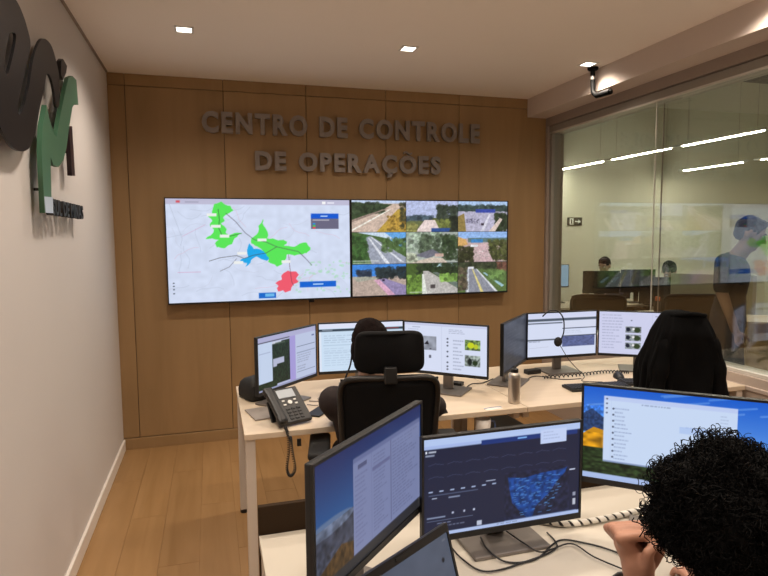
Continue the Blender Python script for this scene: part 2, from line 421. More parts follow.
S('trim_9', MB().bb(2.93, 3.03, D-0.062, D-0.03, 0.79, 2.556), M_FRAME, bevel=0.002, label='grey upright frame at the end of the glass')
win = empty('window_1', (XR, 0, 0), kind='structure')
JY = 3.44
for lx, off in ((0.0, 0.0), (0.06, 0.0)):
    ys = [D-0.062, JY, 1.75, 0.06, YB]
    for a, b in zip(ys[:-1], ys[1:]):
        MB().bb(lx-0.004, lx+0.004, b+0.004, a-0.004, ZS+0.012, ZG-0.006).build('pane', M_GLASS, win)
    for a in ys[1:-1]:
        MB().bb(lx-0.004, lx+0.004, a-0.0022, a+0.0022, ZS+0.012, ZG-0.006).build('joint_seal', M_FRAMEL if lx == 0 else M_HEAD, win)

# neighbouring room behind the glass
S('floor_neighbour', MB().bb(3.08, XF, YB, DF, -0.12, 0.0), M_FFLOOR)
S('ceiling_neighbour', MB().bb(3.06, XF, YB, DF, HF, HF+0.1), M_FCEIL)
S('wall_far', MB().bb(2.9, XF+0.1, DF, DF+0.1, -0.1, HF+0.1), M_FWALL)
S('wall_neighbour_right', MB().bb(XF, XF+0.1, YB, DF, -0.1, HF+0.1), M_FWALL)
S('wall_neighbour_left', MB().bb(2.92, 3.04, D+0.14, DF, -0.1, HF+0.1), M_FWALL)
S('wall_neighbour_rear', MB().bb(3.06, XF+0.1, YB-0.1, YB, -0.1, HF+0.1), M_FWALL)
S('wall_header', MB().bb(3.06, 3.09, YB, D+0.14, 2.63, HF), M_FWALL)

# ------------------------------------------------------------------ ceiling downlights
names = {(0, 0): 'small square white downlight nearest the left wall in the ceiling',
         (1, 0): 'small square white downlight in the middle of the ceiling',
         (2, 0): 'small square white downlight beside the ceiling security camera'}
for j, yy in enumerate((3.68, 2.33, 0.98, -0.37, -1.5)):  # rows after the second are unseen, kept for the light they give
    for i, xx in enumerate((-0.105, 1.25, 2.575)):
        t = empty('ceiling_downlight', (xx, yy, H), 0, names.get((i, j), 'small square downlight in the %s, %s' % (('', 'second ceiling row from the oak wall', 'unseen third ceiling row from the oak wall', 'unseen fourth ceiling row from the oak wall', 'unseen last ceiling row by the rear wall')[j], ('nearest the left wall', 'in the middle', 'nearest the bulkhead')[i])), 'downlight', 'square ceiling downlights')
        fr = MB()
        for a, b, c_, d_ in ((-.052, .052, .040, .052), (-.052, .052, -.052, -.040), (-.052, -.040, -.040, .040), (.040, .052, -.040, .040)):
            fr.bb(a, b, c_, d_, -0.006, 0.0)
        fr.build('frame', M_WHITE, t)
        MB().bb(-.040, .040, -.040, .040, -0.004, -0.001).build('diffuser', M_DL, t)
        ld = bpy.data.lights.new('downlight_lamp', 'SPOT'); lo = bpy.data.objects.new('downlight_lamp', ld); C.objects.link(lo); lo.parent = t
        lo.location = (0, 0, -0.03); ld.energy = SPOT_W; ld.color = SPOT_COL; ld.spot_size = math.radians(146); ld.spot_blend = 1.0; ld.shadow_soft_size = 0.07

# linear lamps in the neighbouring room
k = 0
for xx, segs in ((5.25, ((7.1, 8.15), (5.85, 6.92), (4.62, 5.68), (3.2, 4.4))), (7.3, ((6.75, 7.85), (5.4, 6.46), (4.1, 5.2)))):
    for a, b in segs:
        k += 1
        t = empty('linear_lamp', (xx, (a+b)/2, 2.6), 0, ('first', 'second', 'third', 'fourth')[segs.index((a, b))]+' linear lamp from the far wall in the %s suspended row beyond the glass' % ('nearer' if xx < 6 else 'farther'), 'lamp', 'linear lamps in the neighbouring room')
        L = (b-a)/2
        MB().bb(-.014, .014, -L-.10, L+.10, 0.008, 0.030).build('housing', M_WHITE, t)
        MB().bb(-.013, .013, -L+.01, L-.01, 0.0, 0.008).build('diffuser', M_TUBE, t)
        for s_ in (-1, 1):
            MB().cyl((0, s_*L*.85, .06), (0, s_*L*.85, HF-2.6), .0022, n=6).build('suspension_wire', M_CABLEG, t)

# ------------------------------------------------------------------ security camera
t = empty('security_camera', (2.668, 3.755, H), 0, 'black ceiling security camera on a bent arm beside the square downlight', 'camera')
MB().lathe([(0.038, 0), (0.038, -.012), (0.03, -.02)], n=24).build('mount', M_CAMB, t, smooth=False)
MB().tube(spline([(0, 0, -.015), (0, 0, -.06), (0, -.005, -.13), (0, -.012, -.175), (0, -.05, -.205)], 6), .017, 12).build('arm', M_CAMB, t, smooth=True)
MB().cyl((0, -.001, -.062), (0, -.002, -.085), .0195, n=16).build('ring', M_GREYP, t)
cb = MB().tube([(0, -.04, -.203), (0, -.05, -.206), (0, -.20, -.212), (0, -.205, -.212)], [.015, .020, .021, .018], 16).build('camera_body', M_CAMB, t, smooth=False, bevel=0.002)
MB().cyl((0, -.203, -.212), (0, -.210, -.2125), .013, n=16).build('lens', M_DGREY, cb)

# ------------------------------------------------------------------ wall lettering, each letter a part
def sign_line(parent, txt, x0, x1, zb, capH):
    size = 1.0; glyphs = []
    tot = 0.0; data = []
    for ch in txt:
        if ch == ' ': data.append((None, 0, 0.22)); continue
        me = text_mesh(ch, 1.0, 0.0, 0.0); co = np.array([v.co[:] for v in me.vertices]); x_a, x_b = co[:, 0].min(), co[:, 0].max(); bpy.data.meshes.remove(me)
        data.append((ch, x_a, x_b-x_a))
    me = text_mesh('E', 1.0, 0.0, 0.0); ch_ = max(v.co.y for v in me.vertices); bpy.data.meshes.remove(me)
    sz = capH/ch_; gap = 0.21
    tot = sum(wd for _, _, wd in data)+gap*(len(data)-1)
    fx = (x1-x0)/(tot*sz); cur = x0
    for ch, xa, wd in data:
        if ch:
            tilde = ch == 'Õ'
            me = text_mesh('O' if tilde else ch, sz, 0.012, 0.0088)
            for v in me.vertices: v.co = ((v.co.x-xa*sz)*fx, -(v.co.z), v.co.y)
            me.transform(Matrix.Translation((0, 0, 0)))
            o = mk('letter', me, M_LETTER, parent, loc=(cur, -0.034, zb))
            if tilde:
                cx_ = wd*sz*fx/2; hw_ = .036; zt2 = capH+.030
                pts_ = [(cx_-hw_+2*hw_*q/12, zt2+.008*math.sin(2*math.pi*q/12)) for q in range(13)]
                MB().loft([[(x_, -.012, z_-.008), (x_, .012, z_-.008), (x_, .012, z_+.008), (x_, -.012, z_+.008)] for x_, z_ in pts_]).build('tilde', M_LETTER, o)
        cur += (wd+gap)*sz*fx
    return
t = empty('wall_sign', (0, D-0.004, 0), 0, 'raised grey metal lettering reading CENTRO DE CONTROLE DE OPERAÇÕES on the oak wall', 'sign')
sign_line(t, 'CENTRO DE CONTROLE', -0.025, 2.232, 2.394, 0.140)
sign_line(t, 'DE OPERAÇÕES', 0.360, 1.872, 2.123, 0.129)

# ------------------------------------------------------------------ logo on the left wall
t = empty('wall_logo', (XL, 0, 0), 0, 'large raised logo of dark and green flowing letters on the left wall', 'logo')
def logo_part(name, polys, m, x0, x1, sm=True):
    def smooth(pl):
        n = len(pl); out = []
        for i in range(n):
            a, b, c_, d_ = (np.array(pl[(i+k_) % n]) for k_ in (-1, 0, 1, 2))
            for q in (0, .25, .5, .75):
                out.append(tuple(0.5*((2*b)+(c_-a)*q+(2*a-5*b+4*c_-d_)*q*q+(3*b-a-3*c_+d_)*q**3)))
        return out
    pp = [smooth(p_) if sm else p_ for p_ in polys]
    me = curve_mesh(pp, (x1-x0)/2, name)
    for v in me.vertices: v.co = ((x0+x1)/2 + v.co.z, v.co.x, v.co.y)
    o = mk(name, me, m, t)
    bm = bmesh.new(); bm.from_mesh(me); bmesh.ops.recalc_face_normals(bm, faces=bm.faces); bm.to_mesh(me); bm.free()
    return o
main = [(2.434, 2.437), (2.5, 2.42), (2.554, 2.385), (2.588, 2.325), (2.492, 2.205), (2.378, 2.050), (2.425, 2.050), (2.530, 2.160), (2.61, 2.281), (2.696, 2.363), (2.764, 2.407), (2.845, 2.428), (2.926, 2.424), (2.987, 2.386), (3.029, 2.333), (3.033, 2.268), (2.996, 2.19), (2.94, 2.178), (2.92, 2.241), (2.878, 2.282), (2.813, 2.282), (2.75, 2.202), (2.673, 2.119), (2.595, 2.016), (2.53, 1.957), (2.46, 1.922), (2.374, 1.906), (2.287, 1.908), (2.23, 1.928), (2.178, 1.957), (2.062, 2.042), (2.048, 2.181), (2.206, 2.353), (2.317, 2.432)]
hole = [(2.271, 2.193), (2.328, 2.278), (2.353, 2.299), (2.399, 2.313), (2.406, 2.296), (2.36, 2.228), (2.28, 2.138)]
logo_part('dark_wave', [main, hole], M_LOGOD, 0.040, 0.05)
logo_part('dark_tip', [[(3.148, 2.436), (3.227, 2.425), (3.197, 2.385), (3.125, 2.334), (3.089, 2.348), (3.103, 2.41)]], M_LOGOD, 0.026, 0.046, False)
green = [(2.768, 2.146), (2.804, 2.093), (2.875, 2.043), (2.909, 2.04), (3.006, 2.152), (3.108, 2.263), (3.213, 2.366), (3.307, 2.399), (3.398, 2.402), (3.416, 2.282), (3.318, 2.265), (3.269, 2.241), (3.18, 2.139), (3.09, 2.019), (3.017, 1.955), (2.915, 1.912), (2.829, 1.911), (2.786, 1.939), (2.765, 1.773), (2.767, 1.707), (2.642, 1.702), (2.651, 1.949), (2.688, 2.052)]
logo_part('green_stroke', [green], M_LOGOG, 0.034, 0.052, False)
logo_part('plum_stroke', [[(3.201, 2.138), (3.269, 2.15), (3.277, 1.909), (3.205, 1.903)]], M_LOGOP, 0.026, 0.046, False)
for yy, zz in ((2.35, 1.98), (2.90, 2.38), (2.30, 2.36), (2.72, 1.80), (2.90, 1.97), (3.34, 2.36), (3.24, 2.02), (3.16, 2.40)):
    MB().cyl((0, yy, zz), (.041 if yy < 3.1 else .03, yy, zz), .006, n=8).build('standoff_pin', M_LOGOS, t)
logo_part('pale_square', [[(2.650, 1.767), (2.774, 1.772), (2.770, 1.706), (2.648, 1.703)]], M_LOGOB, 0.0525, 0.0545, False)
tx = 'SUL DE MINAS'; cur = 2.795
for ch in tx:
    if ch == ' ': cur += 0.028; continue
    me = text_mesh(ch, 0.092, 0.014, 0.0025); co = np.array([v.co[:] for v in me.vertices]); xa, xb = co[:, 0].min(), co[:, 0].max()
    for v in me.vertices: v.co = (0.034+v.co.z, (v.co.x-xa), v.co.y)
    mk('letter', me, M_LOGOS, t, loc=(0, cur, 1.703)); cur += xb-xa+0.0085

# ================================================================== SCREENS
M_SCR = screenmat('screen_picture', 0.93)
M_SCRD = screenmat('screen_picture_dim', 0.42)
M_SCRM = screenmat('screen_picture_medium', 0.66)
M_SCRTV = screenmat('wall_screen_picture', 0.92)
def pic_map():
    p = Pic(300, 170, (0.85, 0.89, 0.98)); p.noise(40, 24, 0.03)
    gr = (0.70, 0.74, 0.82)
    for _ in range(46):
        x, y = random.random(), random.uniform(.06, 1); P = [(x, y)]
        a = random.uniform(0, 6.28)
        for _ in range(5):
            a += random.uniform(-.6, .6); x += math.cos(a)*.03; y += math.sin(a)*.045; P.append((x, y))
        p.line(P, .004, random.choice([gr, gr, (0.78, 0.80, 0.88), (0.90, 0.72, 0.80)]), .6)
    for _ in range(60):
        x, y = random.uniform(.68, 1), random.uniform(.62, .95); p.ell(x, y, random.uniform(.004, .012), random.uniform(.006, .016), (0.66, 0.90, 0.72), .5)
    p.rect(0, 0, 1, .055, (0.77, 0.76, 0.86)); p.rect(.055, .02, .075, .042, (0.85, 0.35, 0.40)); p.rect(.10, .03, .17, .038, (0.6, 0.6, 0.7)); p.rect(.84, .02, .86, .045, (1, 1, 1)); p.rect(.87, .025, .91, .04, (.95, .95, 1))
    G = (0.36, 0.93, 0.36)
    p.jpoly([(.25,.055),(.29,.03),(.33,.06),(.345,.09),(.33,.13),(.31,.15),(.295,.17),(.30,.21),(.285,.24),(.295,.27),(.31,.32),(.335,.34),(.37,.33),(.395,.33),(.37,.37),(.345,.40),(.335,.44),(.29,.47),(.255,.465),(.245,.43),(.265,.405),(.23,.39),(.205,.38),(.23,.345),(.24,.30),(.225,.26),(.235,.22),(.215,.17),(.24,.12)], G)
    p.jpoly([(.502,.205),(.515,.26),(.525,.32),(.54,.385),(.60,.40),(.635,.41),(.62,.46),(.66,.47),(.71,.445),(.745,.44),(.765,.48),(.755,.54),(.72,.56),(.67,.545),(.63,.55),(.615,.60),(.60,.64),(.575,.665),(.54,.63),(.52,.56),(.50,.50),(.47,.46),(.435,.44),(.455,.38),(.475,.31)], G)
    B = (0.10, 0.68, 0.95)
    p.jpoly([(.435,.435),(.455,.49),(.485,.50),(.505,.51),(.53,.56),(.525,.61),(.49,.60),(.46,.575),(.43,.61),(.42,.66),(.405,.67),(.41,.62),(.38,.62),(.395,.58),(.42,.555),(.41,.51)], B)
    R_ = (0.97, 0.37, 0.45)
    p.jpoly([(.61,.75),(.635,.70),(.66,.715),(.685,.72),(.70,.75),(.685,.79),(.695,.83),(.67,.86),(.65,.92),(.625,.93),(.605,.90),(.575,.91),(.58,.86),(.565,.83),(.60,.80)], R_)
    dk = (0.20, 0.28, 0.24)
    p.line([(.27,.10),(.275,.2),(.27,.28),(.29,.37),(.33,.36),(.39,.335)], .006, dk, .8)
    p.line([(.31,.14),(.36,.22),(.41,.33),(.46,.40),(.52,.42),(.58,.47),(.65,.50),(.70,.52),(.74,.59),(.775,.66)], .006, (.3, .28, .34), .8)
    p.line([(.215,.60),(.27,.57),(.36,.55),(.40,.58),(.45,.55),(.52,.53),(.58,.47)], .006, (.3, .3, .32), .8)
    p.line([(.27,.70),(.32,.66),(.36,.58)], .005, (.4, .4, .45), .8)
    p.line([(.645,.55),(.65,.68),(.66,.83),(.67,.86)], .005, (.4, .22, .28), .8)
    for x, y in ((.235,.155),(.255,.265),(.30,.36),(.50,.40),(.39,.53),(.37,.62),(.63,.62)): p.rect(x-.025, y-.014, x+.025, y+.014, (.96, .97, .96))
    p.rect(.775,.14,.935,.19,(0.05,0.36,0.85)); p.rect(.83,.16,.87,.17,(.8,.9,1)); p.rect(.775,.19,.935,.295,(0.43,0.42,0.52)); p.rect(.785,.235,.80,.25,(.1,.6,.9)); p.rect(.785,.255,.80,.27,(.3,.8,.4)); p.rect(.785,.275,.80,.29,(.95,.3,.3)); p.rect(.785,.20,.88,.21,(.75,.75,.8))
    p.rect(.705,.825,.915,.885,(0.05,0.40,0.85)); p.rect(.78,.85,.84,.86,(.8,.9,1)); p.rect(.475,.925,.57,.98,(0.08,0.42,0.82)); p.rect(.51,.935,.56,.965,(.45,.75,.95))
    for y in (.80,.83,.86,.9): p.rect(.025,y,.032,y+.012,(.25,.3,.35))
    p.rect(.05,.70,.17,.704,(.85,.6,.75)); p.line([(.02,.05),(.08,.38),(.07,.45)],.004,gr,.8); p.line([(.08,.36),(.20,.25)],.004,(.85,.6,.75),.7)
    return p
def pic_cams():
    p = Pic(300, 171, (0.05, 0.05, 0.06))
    def cell(c, r): return (c/3, r/3, (c+1)/3-.003, (r+1)/3-.004)
    def T(b, pts): return [(b[0]+x*(b[2]-b[0]), b[1]+y*(b[3]-b[1])) for x, y in pts]
    def RC(b, x0, y0, x1, y1, c, al=1): q = T(b, [(x0, y0), (x1, y1)]); p.rect(q[0][0], q[0][1], q[1][0], q[1][1], c, al)
    def PL(b, pts, c, al=1): 
        cl = (p.X >= b[0])&(p.X < b[2])&(p.Y >= b[1])&(p.Y < b[3]); p.poly(T(b, pts), c, al, cl)
    def blobs(b, x0, y0, x1, y1, n, c, s=.06):
        s = s*.5
        for _ in range(n*4):
            q = T(b, [(random.uniform(x0, x1), random.uniform(y0, y1))])[0]; k = random.uniform(.5, 1.4); f = random.uniform(.5, 1.4)
            m_ = (((p.X-q[0])/(s/3*f))**2+((p.Y-q[1])/(s*.55*f))**2 < 1)&(p.X >= b[0])&(p.X < b[2])&(p.Y >= b[1])&(p.Y < b[3])
            p.m(m_, [min(1, (v*.85+.03)*k) for v in c], .6)
    gd = (0.17, 0.24, 0.13)
    b = cell(0, 0); RC(b,0,0,1,1,(.80,.68,.60)); RC(b,0,0,1,.10,(.72,.80,.95)); PL(b,[(0,.08),(.75,.12),(.62,.25),(0,.62)],gd); blobs(b,0,.1,.6,.4,40,gd); PL(b,[(.45,1),(.85,.28),(1,.25),(1,1)],(.75,.58,.16)); blobs(b,.65,.5,1,.95,50,(.72,.52,.12),.04); blobs(b,.9,.1,1,.9,12,(.20,.20,.1)); PL(b,[(0,.92),(.70,.28),(.73,.28),(0,.98)],(.95,.92,.85)); PL(b,[(.0,.62),(.66,.24),(.70,.24),(.0,.70)],(.55,.45,.40))
    b = cell(1, 0); RC(b,0,0,1,1,(.66,.71,.90)); RC(b,0,.55,1,1,(.35,.38,.2)); blobs(b,.0,.5,.5,.62,30,(.22,.30,.36)); blobs(b,.6,.15,1,.6,55,(.16,.20,.14)); blobs(b,.5,.6,.95,.9,25,(.38,.42,.14)); PL(b,[(.18,1),(.35,.62),(.55,.62),(.66,1)],(.90,.80,.78)); blobs(b,.0,.75,.2,.98,14,(.62,.60,.25)); RC(b,.48,.88,.85,1,(.12,.25,.55)); blobs(b,.85,.5,1,1,20,(.10,.12,.08))
    b = cell(2, 0); RC(b,0,0,1,1,(.68,.66,.78)); RC(b,0,0,1,.2,(.62,.76,.95)); RC(b,0,.15,1,.34,(.22,.30,.28)); blobs(b,.0,.15,1,.3,40,(.18,.26,.24)); RC(b,.35,.26,.75,.38,(.15,.22,.65)); PL(b,[(0,1),(0,.5),(.12,.4),(.16,1)],(.55,.45,.2)); blobs(b,.75,.4,1,1,50,(.15,.20,.10)); PL(b,[(.45,1),(.62,.42),(.66,.42),(.52,1)],(.85,.84,.92)); RC(b,.46,.72,.52,.80,(.2,.15,.2)); blobs(b,.15,.58,.42,.72,14,(.38,.36,.5),.025); PL(b,[(.62,1),(.85,.55),(.9,.6),(.75,1)],(.85,.75,.7))
    b = cell(0, 1); RC(b,0,0,1,1,(.24,.36,.16)); PL(b,[(.55,0),(1,0),(1,.55),(.75,.3)],(.30,.62,.95)); PL(b,[(.1,0),(.6,0),(.8,.25),(.55,.15)],(.75,.85,.95)); PL(b,[(.2,.15),(.35,.12),(1,.80),(1,1),(.36,1)],(.55,.58,.66)); PL(b,[(.3,.18),(.33,.18),(.7,1),(.62,1)],(.85,.87,.92)); PL(b,[(.35,.15),(.37,.15),(.96,.95),(.90,.95)],(.85,.87,.92)); blobs(b,0,.1,.28,.95,60,(.18,.36,.12)); blobs(b,.55,.2,1,.6,35,(.28,.42,.18)); RC(b,.02,.88,.5,.92,(.85,.9,.85),.6); RC(b,.02,.95,.4,.98,(.85,.9,.85),.6)
    b = cell(1, 1); RC(b,0,0,1,1,(.62,.66,.62)); blobs(b,0,0,.7,.6,70,(.62,.72,.60)); blobs(b,.25,.1,.7,.75,55,(.28,.36,.24)); PL(b,[(.15,.75),(.5,.55),(.65,.7),(.4,.85)],(.38,.38,.44)); blobs(b,.7,.1,1,.9,60,(.16,.24,.11)); PL(b,[(0,1),(.5,.82),(.7,.85),(.8,1)],(.80,.72,.64)); blobs(b,0,.7,.2,.95,15,(.72,.76,.62)); RC(b,.55,.7,.72,.8,(.88,.66,.6),.8)
    b = cell(2, 1); RC(b,0,0,1,1,(.75,.62,.62)); RC(b,0,0,1,.22,(.50,.68,.96)); PL(b,[(0,.15),(.15,.25),(.2,.42),(0,.5)],(.85,.62,.30)); RC(b,.2,.2,1,.35,(.30,.42,.42)); RC(b,.26,.24,.5,.36,(.15,.45,.75)); blobs(b,0,.5,.3,1,45,(.17,.18,.07)); blobs(b,.62,.28,1,.95,70,(.26,.28,.10)); PL(b,[(.3,.4),(.55,.4),(.72,1),(.5,1)],(.80,.64,.66)); RC(b,.25,.42,.4,.5,(.9,.9,.92)); blobs(b,.35,.55,.65,.85,16,(.9,.82,.8),.02)
    b = cell(0, 2); RC(b,0,0,1,1,(.70,.60,.54)); RC(b,0,0,1,.38,(.14,.46,.90)); blobs(b,.1,.2,.35,.38,18,(.12,.18,.28)); blobs(b,.45,.12,1,.45,60,(.10,.15,.16)); PL(b,[(.45,.5),(.6,.45),(1,.7),(1,1),(.72,1)],(.52,.46,.66)); PL(b,[(.4,.5),(.5,.48),(.80,1),(.66,1)],(.86,.60,.74)); PL(b,[(0,.4),(.25,.38),(.5,.44),(.1,.55)],(.62,.62,.55)); RC(b,.55,.48,.6,.54,(.1,.08,.15))
    b = cell(1, 2); RC(b,0,0,1,1,(.24,.34,.12)); RC(b,.5,0,1,.12,(.65,.80,.85)); blobs(b,.2,.0,1,.35,60,(.13,.19,.09)); blobs(b,0,.4,.3,.95,30,(.42,.62,.16)); PL(b,[(.32,.25),(.42,.25),(1,.85),(1,1),(.30,1)],(.70,.68,.66)); PL(b,[(.30,.35),(.33,.35),(.40,1),(.30,1)],(.88,.90,.85)); PL(b,[(.5,.3),(.6,.3),(1,.65),(1,.85)],(.36,.42,.38)); blobs(b,.65,.38,.98,.58,24,(.45,.66,.20)); RC(b,.46,.7,.56,.82,(.25,.22,.22)); RC(b,.06,.92,.5,.96,(.8,.85,.8),.5)
    b = cell(2, 2); RC(b,0,0,1,1,(.30,.40,.18)); RC(b,0,0,1,.2,(.20,.22,.14)); blobs(b,0,0,1,.2,50,(.19,.22,.12)); blobs(b,.8,.0,1,.3,14,(.45,.25,.18)); PL(b,[(.18,.22),(.38,.22),(.82,1),(.15,1)],(.50,.51,.57)); PL(b,[(.28,.22),(.30,.22),(.52,1),(.46,1)],(.90,.82,.45)); PL(b,[(.36,.22),(.38,.22),(.82,1),(.76,1)],(.85,.87,.9)); PL(b,[(.2,.22),(.22,.22),(.22,1),(.17,1)],(.8,.82,.85)); PL(b,[(.5,.35),(.55,.35),(.95,.8),(.9,.85)],(.55,.75,.80)); blobs(b,.6,.3,.95,.6,24,(.38,.55,.22)); blobs(b,0,.2,.17,.9,26,(.34,.28,.20)); RC(b,.2,.15,.32,.22,(.85,.85,.9))
    p.noise(290, 165, 0.10); p.noise(120, 70, 0.12)
    gr = p.a.mean(2, keepdims=True); p.a[:] = np.clip(gr+(p.a-gr)*.85+.02, 0, 1)**.85
    return p
def pic_doc(kind, nx=150, ny=86):
    W_ = (0.86, 0.89, 0.98)
    p = Pic(nx, ny, W_); tx_ = (0.45, 0.48, 0.58)
    if kind == 'satellite':
        p.a[:] = (0.72, 0.74, 0.86); p.rect(0,0,1,.10,(.70,.70,.84)); p.rect(0,.10,.52,.115,(.15,.15,.2))
        p.rect(0,.12,.23,1,(.78,.84,.94)); p.rect(.02,.3,.2,.31,(.6,.65,.78)); p.rect(.23,.14,.52,.93,(.12,.18,.13)); p.noise(40,30,.6,.23,.14,.52,.93)
        p.rect(.23,.13,.38,.17,(.82,.84,.9)); p.rect(.24,.45,.42,.56,(.72,.74,.84)); p.rect(.24,.56,.30,.60,(.72,.74,.84)); p.rect(.0,.85,.3,.97,(.14,.20,.13)); p.noise(30,10,.5,0,.85,.3,.97); p.rect(.28,.16,.44,.19,(.3,.35,.3))
        p.rect(.52,.1,.62,1,(.66,.62,.86)); p.rect(.62,.1,1,1,(.75,.79,.90))
        p.rect(.64,.34,.98,.35,(.2,.25,.35)); p.rect(.64,.46,.98,.468,(.3,.35,.45)); p.texts(.65,.5,.97,.68,4,tx_); p.rect(.64,.84,.98,.85,(.35,.4,.5)); p.texts(.65,.72,.97,.82,2,tx_); p.rect(.92,.17,.97,.19,(.2,.25,.5)); p.rect(0,.965,1,1,(.60,.62,.75))
    elif kind == 'table':
        p.a[:] = (0.82, 0.90, 0.98); p.rect(0,0,1,.10,(.90,.92,1)); p.rect(0,.115,1,.165,(.22,.27,.33)); p.rect(.04,.13,.16,.145,(.8,.85,.9)); p.rect(.8,.13,.95,.145,(.8,.3,.3)); p.rect(0,.165,.03,1,(.9,.93,.99)); p.rect(.05,.45,.9,.458,(.6,.70,.80)); p.texts(.06,.24,.6,.42,4,(.6,.68,.78)); p.texts(.06,.5,.6,.9,8,(.68,.76,.86)); p.rect(.05,.6,.5,.606,(.65,.72,.82))
    elif kind == 'chat':
        p.rect(0,0,1,.06,(.80,.82,.93)); p.rect(.46,.06,.463,1,(.70,.73,.84)); p.rect(.23,.27,.40,.56,(.55,.57,.62)); p.noise(5,3,.22,.23,.27,.40,.56); p.poly([(.25,.44),(.29,.36),(.31,.44)],(.1,.1,.14)); p.rect(.31,.66,.335,.72,(.35,.36,.42)); p.rect(.315,.52,.34,.54,(.15,.15,.2))
        p.texts(.55,.10,.95,.20,3,tx_,.5); p.texts(.60,.30,.76,.95,9,tx_,.45); 
        for y in (.30,.37,.44,.56,.66,.78,.86,.92): p.ell(.535,y,.012,.016,(.25,.27,.33))
        p.rect(.74,.29,.92,.50,(.42,.52,.30)); p.noise(10,8,.6,.74,.29,.92,.50); p.ell(.81,.40,.04,.06,(.80,.85,.15)); p.ell(.87,.42,.025,.05,(.75,.8,.2)); p.rect(.74,.60,.92,.82,(.50,.54,.52)); p.noise(10,8,.6,.74,.60,.92,.82); p.ell(.80,.73,.025,.07,(.12,.15,.14)); p.ell(.86,.75,.03,.05,(.15,.22,.12)); p.texts(.05,.12,.2,.9,14,(.62,.66,.78),.4); p.rect(.1,.09,.2,.10,(.6,.63,.75))
    elif kind == 'forms':
        p.rect(0,0,1,.12,(.85,.87,.97)); p.rect(0,.13,1,.19,(.32,.36,.42)); p.rect(0,.22,.5,.25,(.35,.38,.45)); p.rect(.5,.2,1,.36,(.86,.88,.96)); p.rect(.5,.36,1,.385,(.36,.39,.48)); p.rect(.0,.60,.5,.63,(.30,.33,.38)); p.texts(.02,.64,.42,.68,1,tx_,.7); p.rect(.5,.55,.98,.80,(.36,.40,.58)); p.noise(20,14,.2,.5,.55,.98,.80); p.rect(.5,.54,1,.56,(.25,.28,.35)); p.texts(.52,.42,.95,.5,2,(.7,.73,.82)); p.line([(.03,.8),(.3,.78)],.008,(.75,.77,.85))
    elif kind == 'chat2':
        p.a[:] = (0.83, 0.84, 0.95); p.texts(.04,.06,.36,.9,12,(.60,.62,.74),.5); p.rect(.65,.03,.652,1,(.7,.72,.82))
        for k_, y in enumerate((.34,.53,.72)):
            p.rect(.33+.0,y,.52,y+.15,(.55,.58,.60)); p.noise(10,6,.4,.33,y,.52,y+.15); p.ell(.36,y+.07,.025,.05,(.12,.14,.2)); p.ell(.47,y+.08,.04,.06,(.2,.26,.16)); p.ell(.425,y+.06,.015,.03,(.92,.92,.92))
        p.ell(.40,.20,.01,.015,(.4,.42,.5)); p.rect(.68,.08,.98,.10,(.6,.6,.72))
    elif kind == 'dim':
        p.a[:] = (0.30, 0.32, 0.38); p.rect(0,0,1,.08,(.36,.38,.44)); p.rect(.1,.15,.9,.9,(.26,.28,.33)); p.texts(.15,.2,.85,.85,10,(.36,.38,.44),.8); p.noise(20,20,.15)
    return p
def landscape(p, sky=(0.11, 0.37, 0.82), x1=1.0):
    t_ = np.clip(p.Y/.55, 0, 1)[..., None]; p.a[:] = np.array(sky)*(1-t_)+np.array((.40, .62, .93))*t_
    for _ in range(10):
        x, y = random.random(), random.uniform(0, .25); p.line([(x, y), (x+.15, y-.05)], .02, (.55, .72, .97), .4)
    p.poly([(0,.30),(.05,.24),(.12,.33),(.2,.45),(0,.5)],(.16,.25,.42)); p.noise(30,20,.3,0,.2,.25,.5); p.poly([(0,.52),(.06,.44),(.25,.52),(1,.5),(1,.7),(0,.7)],(.80,.56,.10))
    p.noise(30,6,.4,0,.5,1,.68); p.rect(0,.66,1,.94,(.16,.22,.12)); p.noise(50,16,.6,0,.66,1,.94); p.rect(0,.94,1,1,(.68,.76,.93))
    return p
def pic_front_left():
    p = Pic(200, 120, (.2,.3,.5)); t_ = np.clip(p.Y/.5, 0, 1)[..., None]; p.a[:] = np.array((.17,.21,.43))*(1-t_)+np.array((.20,.40,.66))*t_
    p.rect(0,.50,.4,1,(.27,.29,.36)); p.ell(.1,.52,.2,.06,(.52,.58,.70),.7); p.noise(20,8,.3,0,.5,.4,.75); p.poly([(0,.85),(.2,.72),(.35,.8),(.35,1),(0,1)],(.34,.25,.14)); p.noise(30,10,.4,0,.72,.4,1)
    p.rect(.30,.13,.985,.90,(.56,.60,.78)); p.rect(.30,.13,.985,.17,(.47,.51,.70)); p.rect(.46,.17,.463,.90,(.50,.53,.72)); p.rect(.65,.17,.658,.88,(.42,.45,.62)); p.rect(.34,.20,.42,.235,(.38,.40,.56))
    p.texts(.315,.27,.44,.86,16,(.45,.48,.66),.6); p.texts(.48,.20,.64,.86,22,(.42,.45,.62),.6); p.rect(.47,.30,.645,.33,(.46,.48,.66)); p.texts(.67,.19,.97,.86,22,(.40,.43,.60),.6,.95)
    p.rect(0,.905,1,1,(.20,.20,.22)); p.rect(.3,.90,1,.91,(.3,.32,.42))
    return p
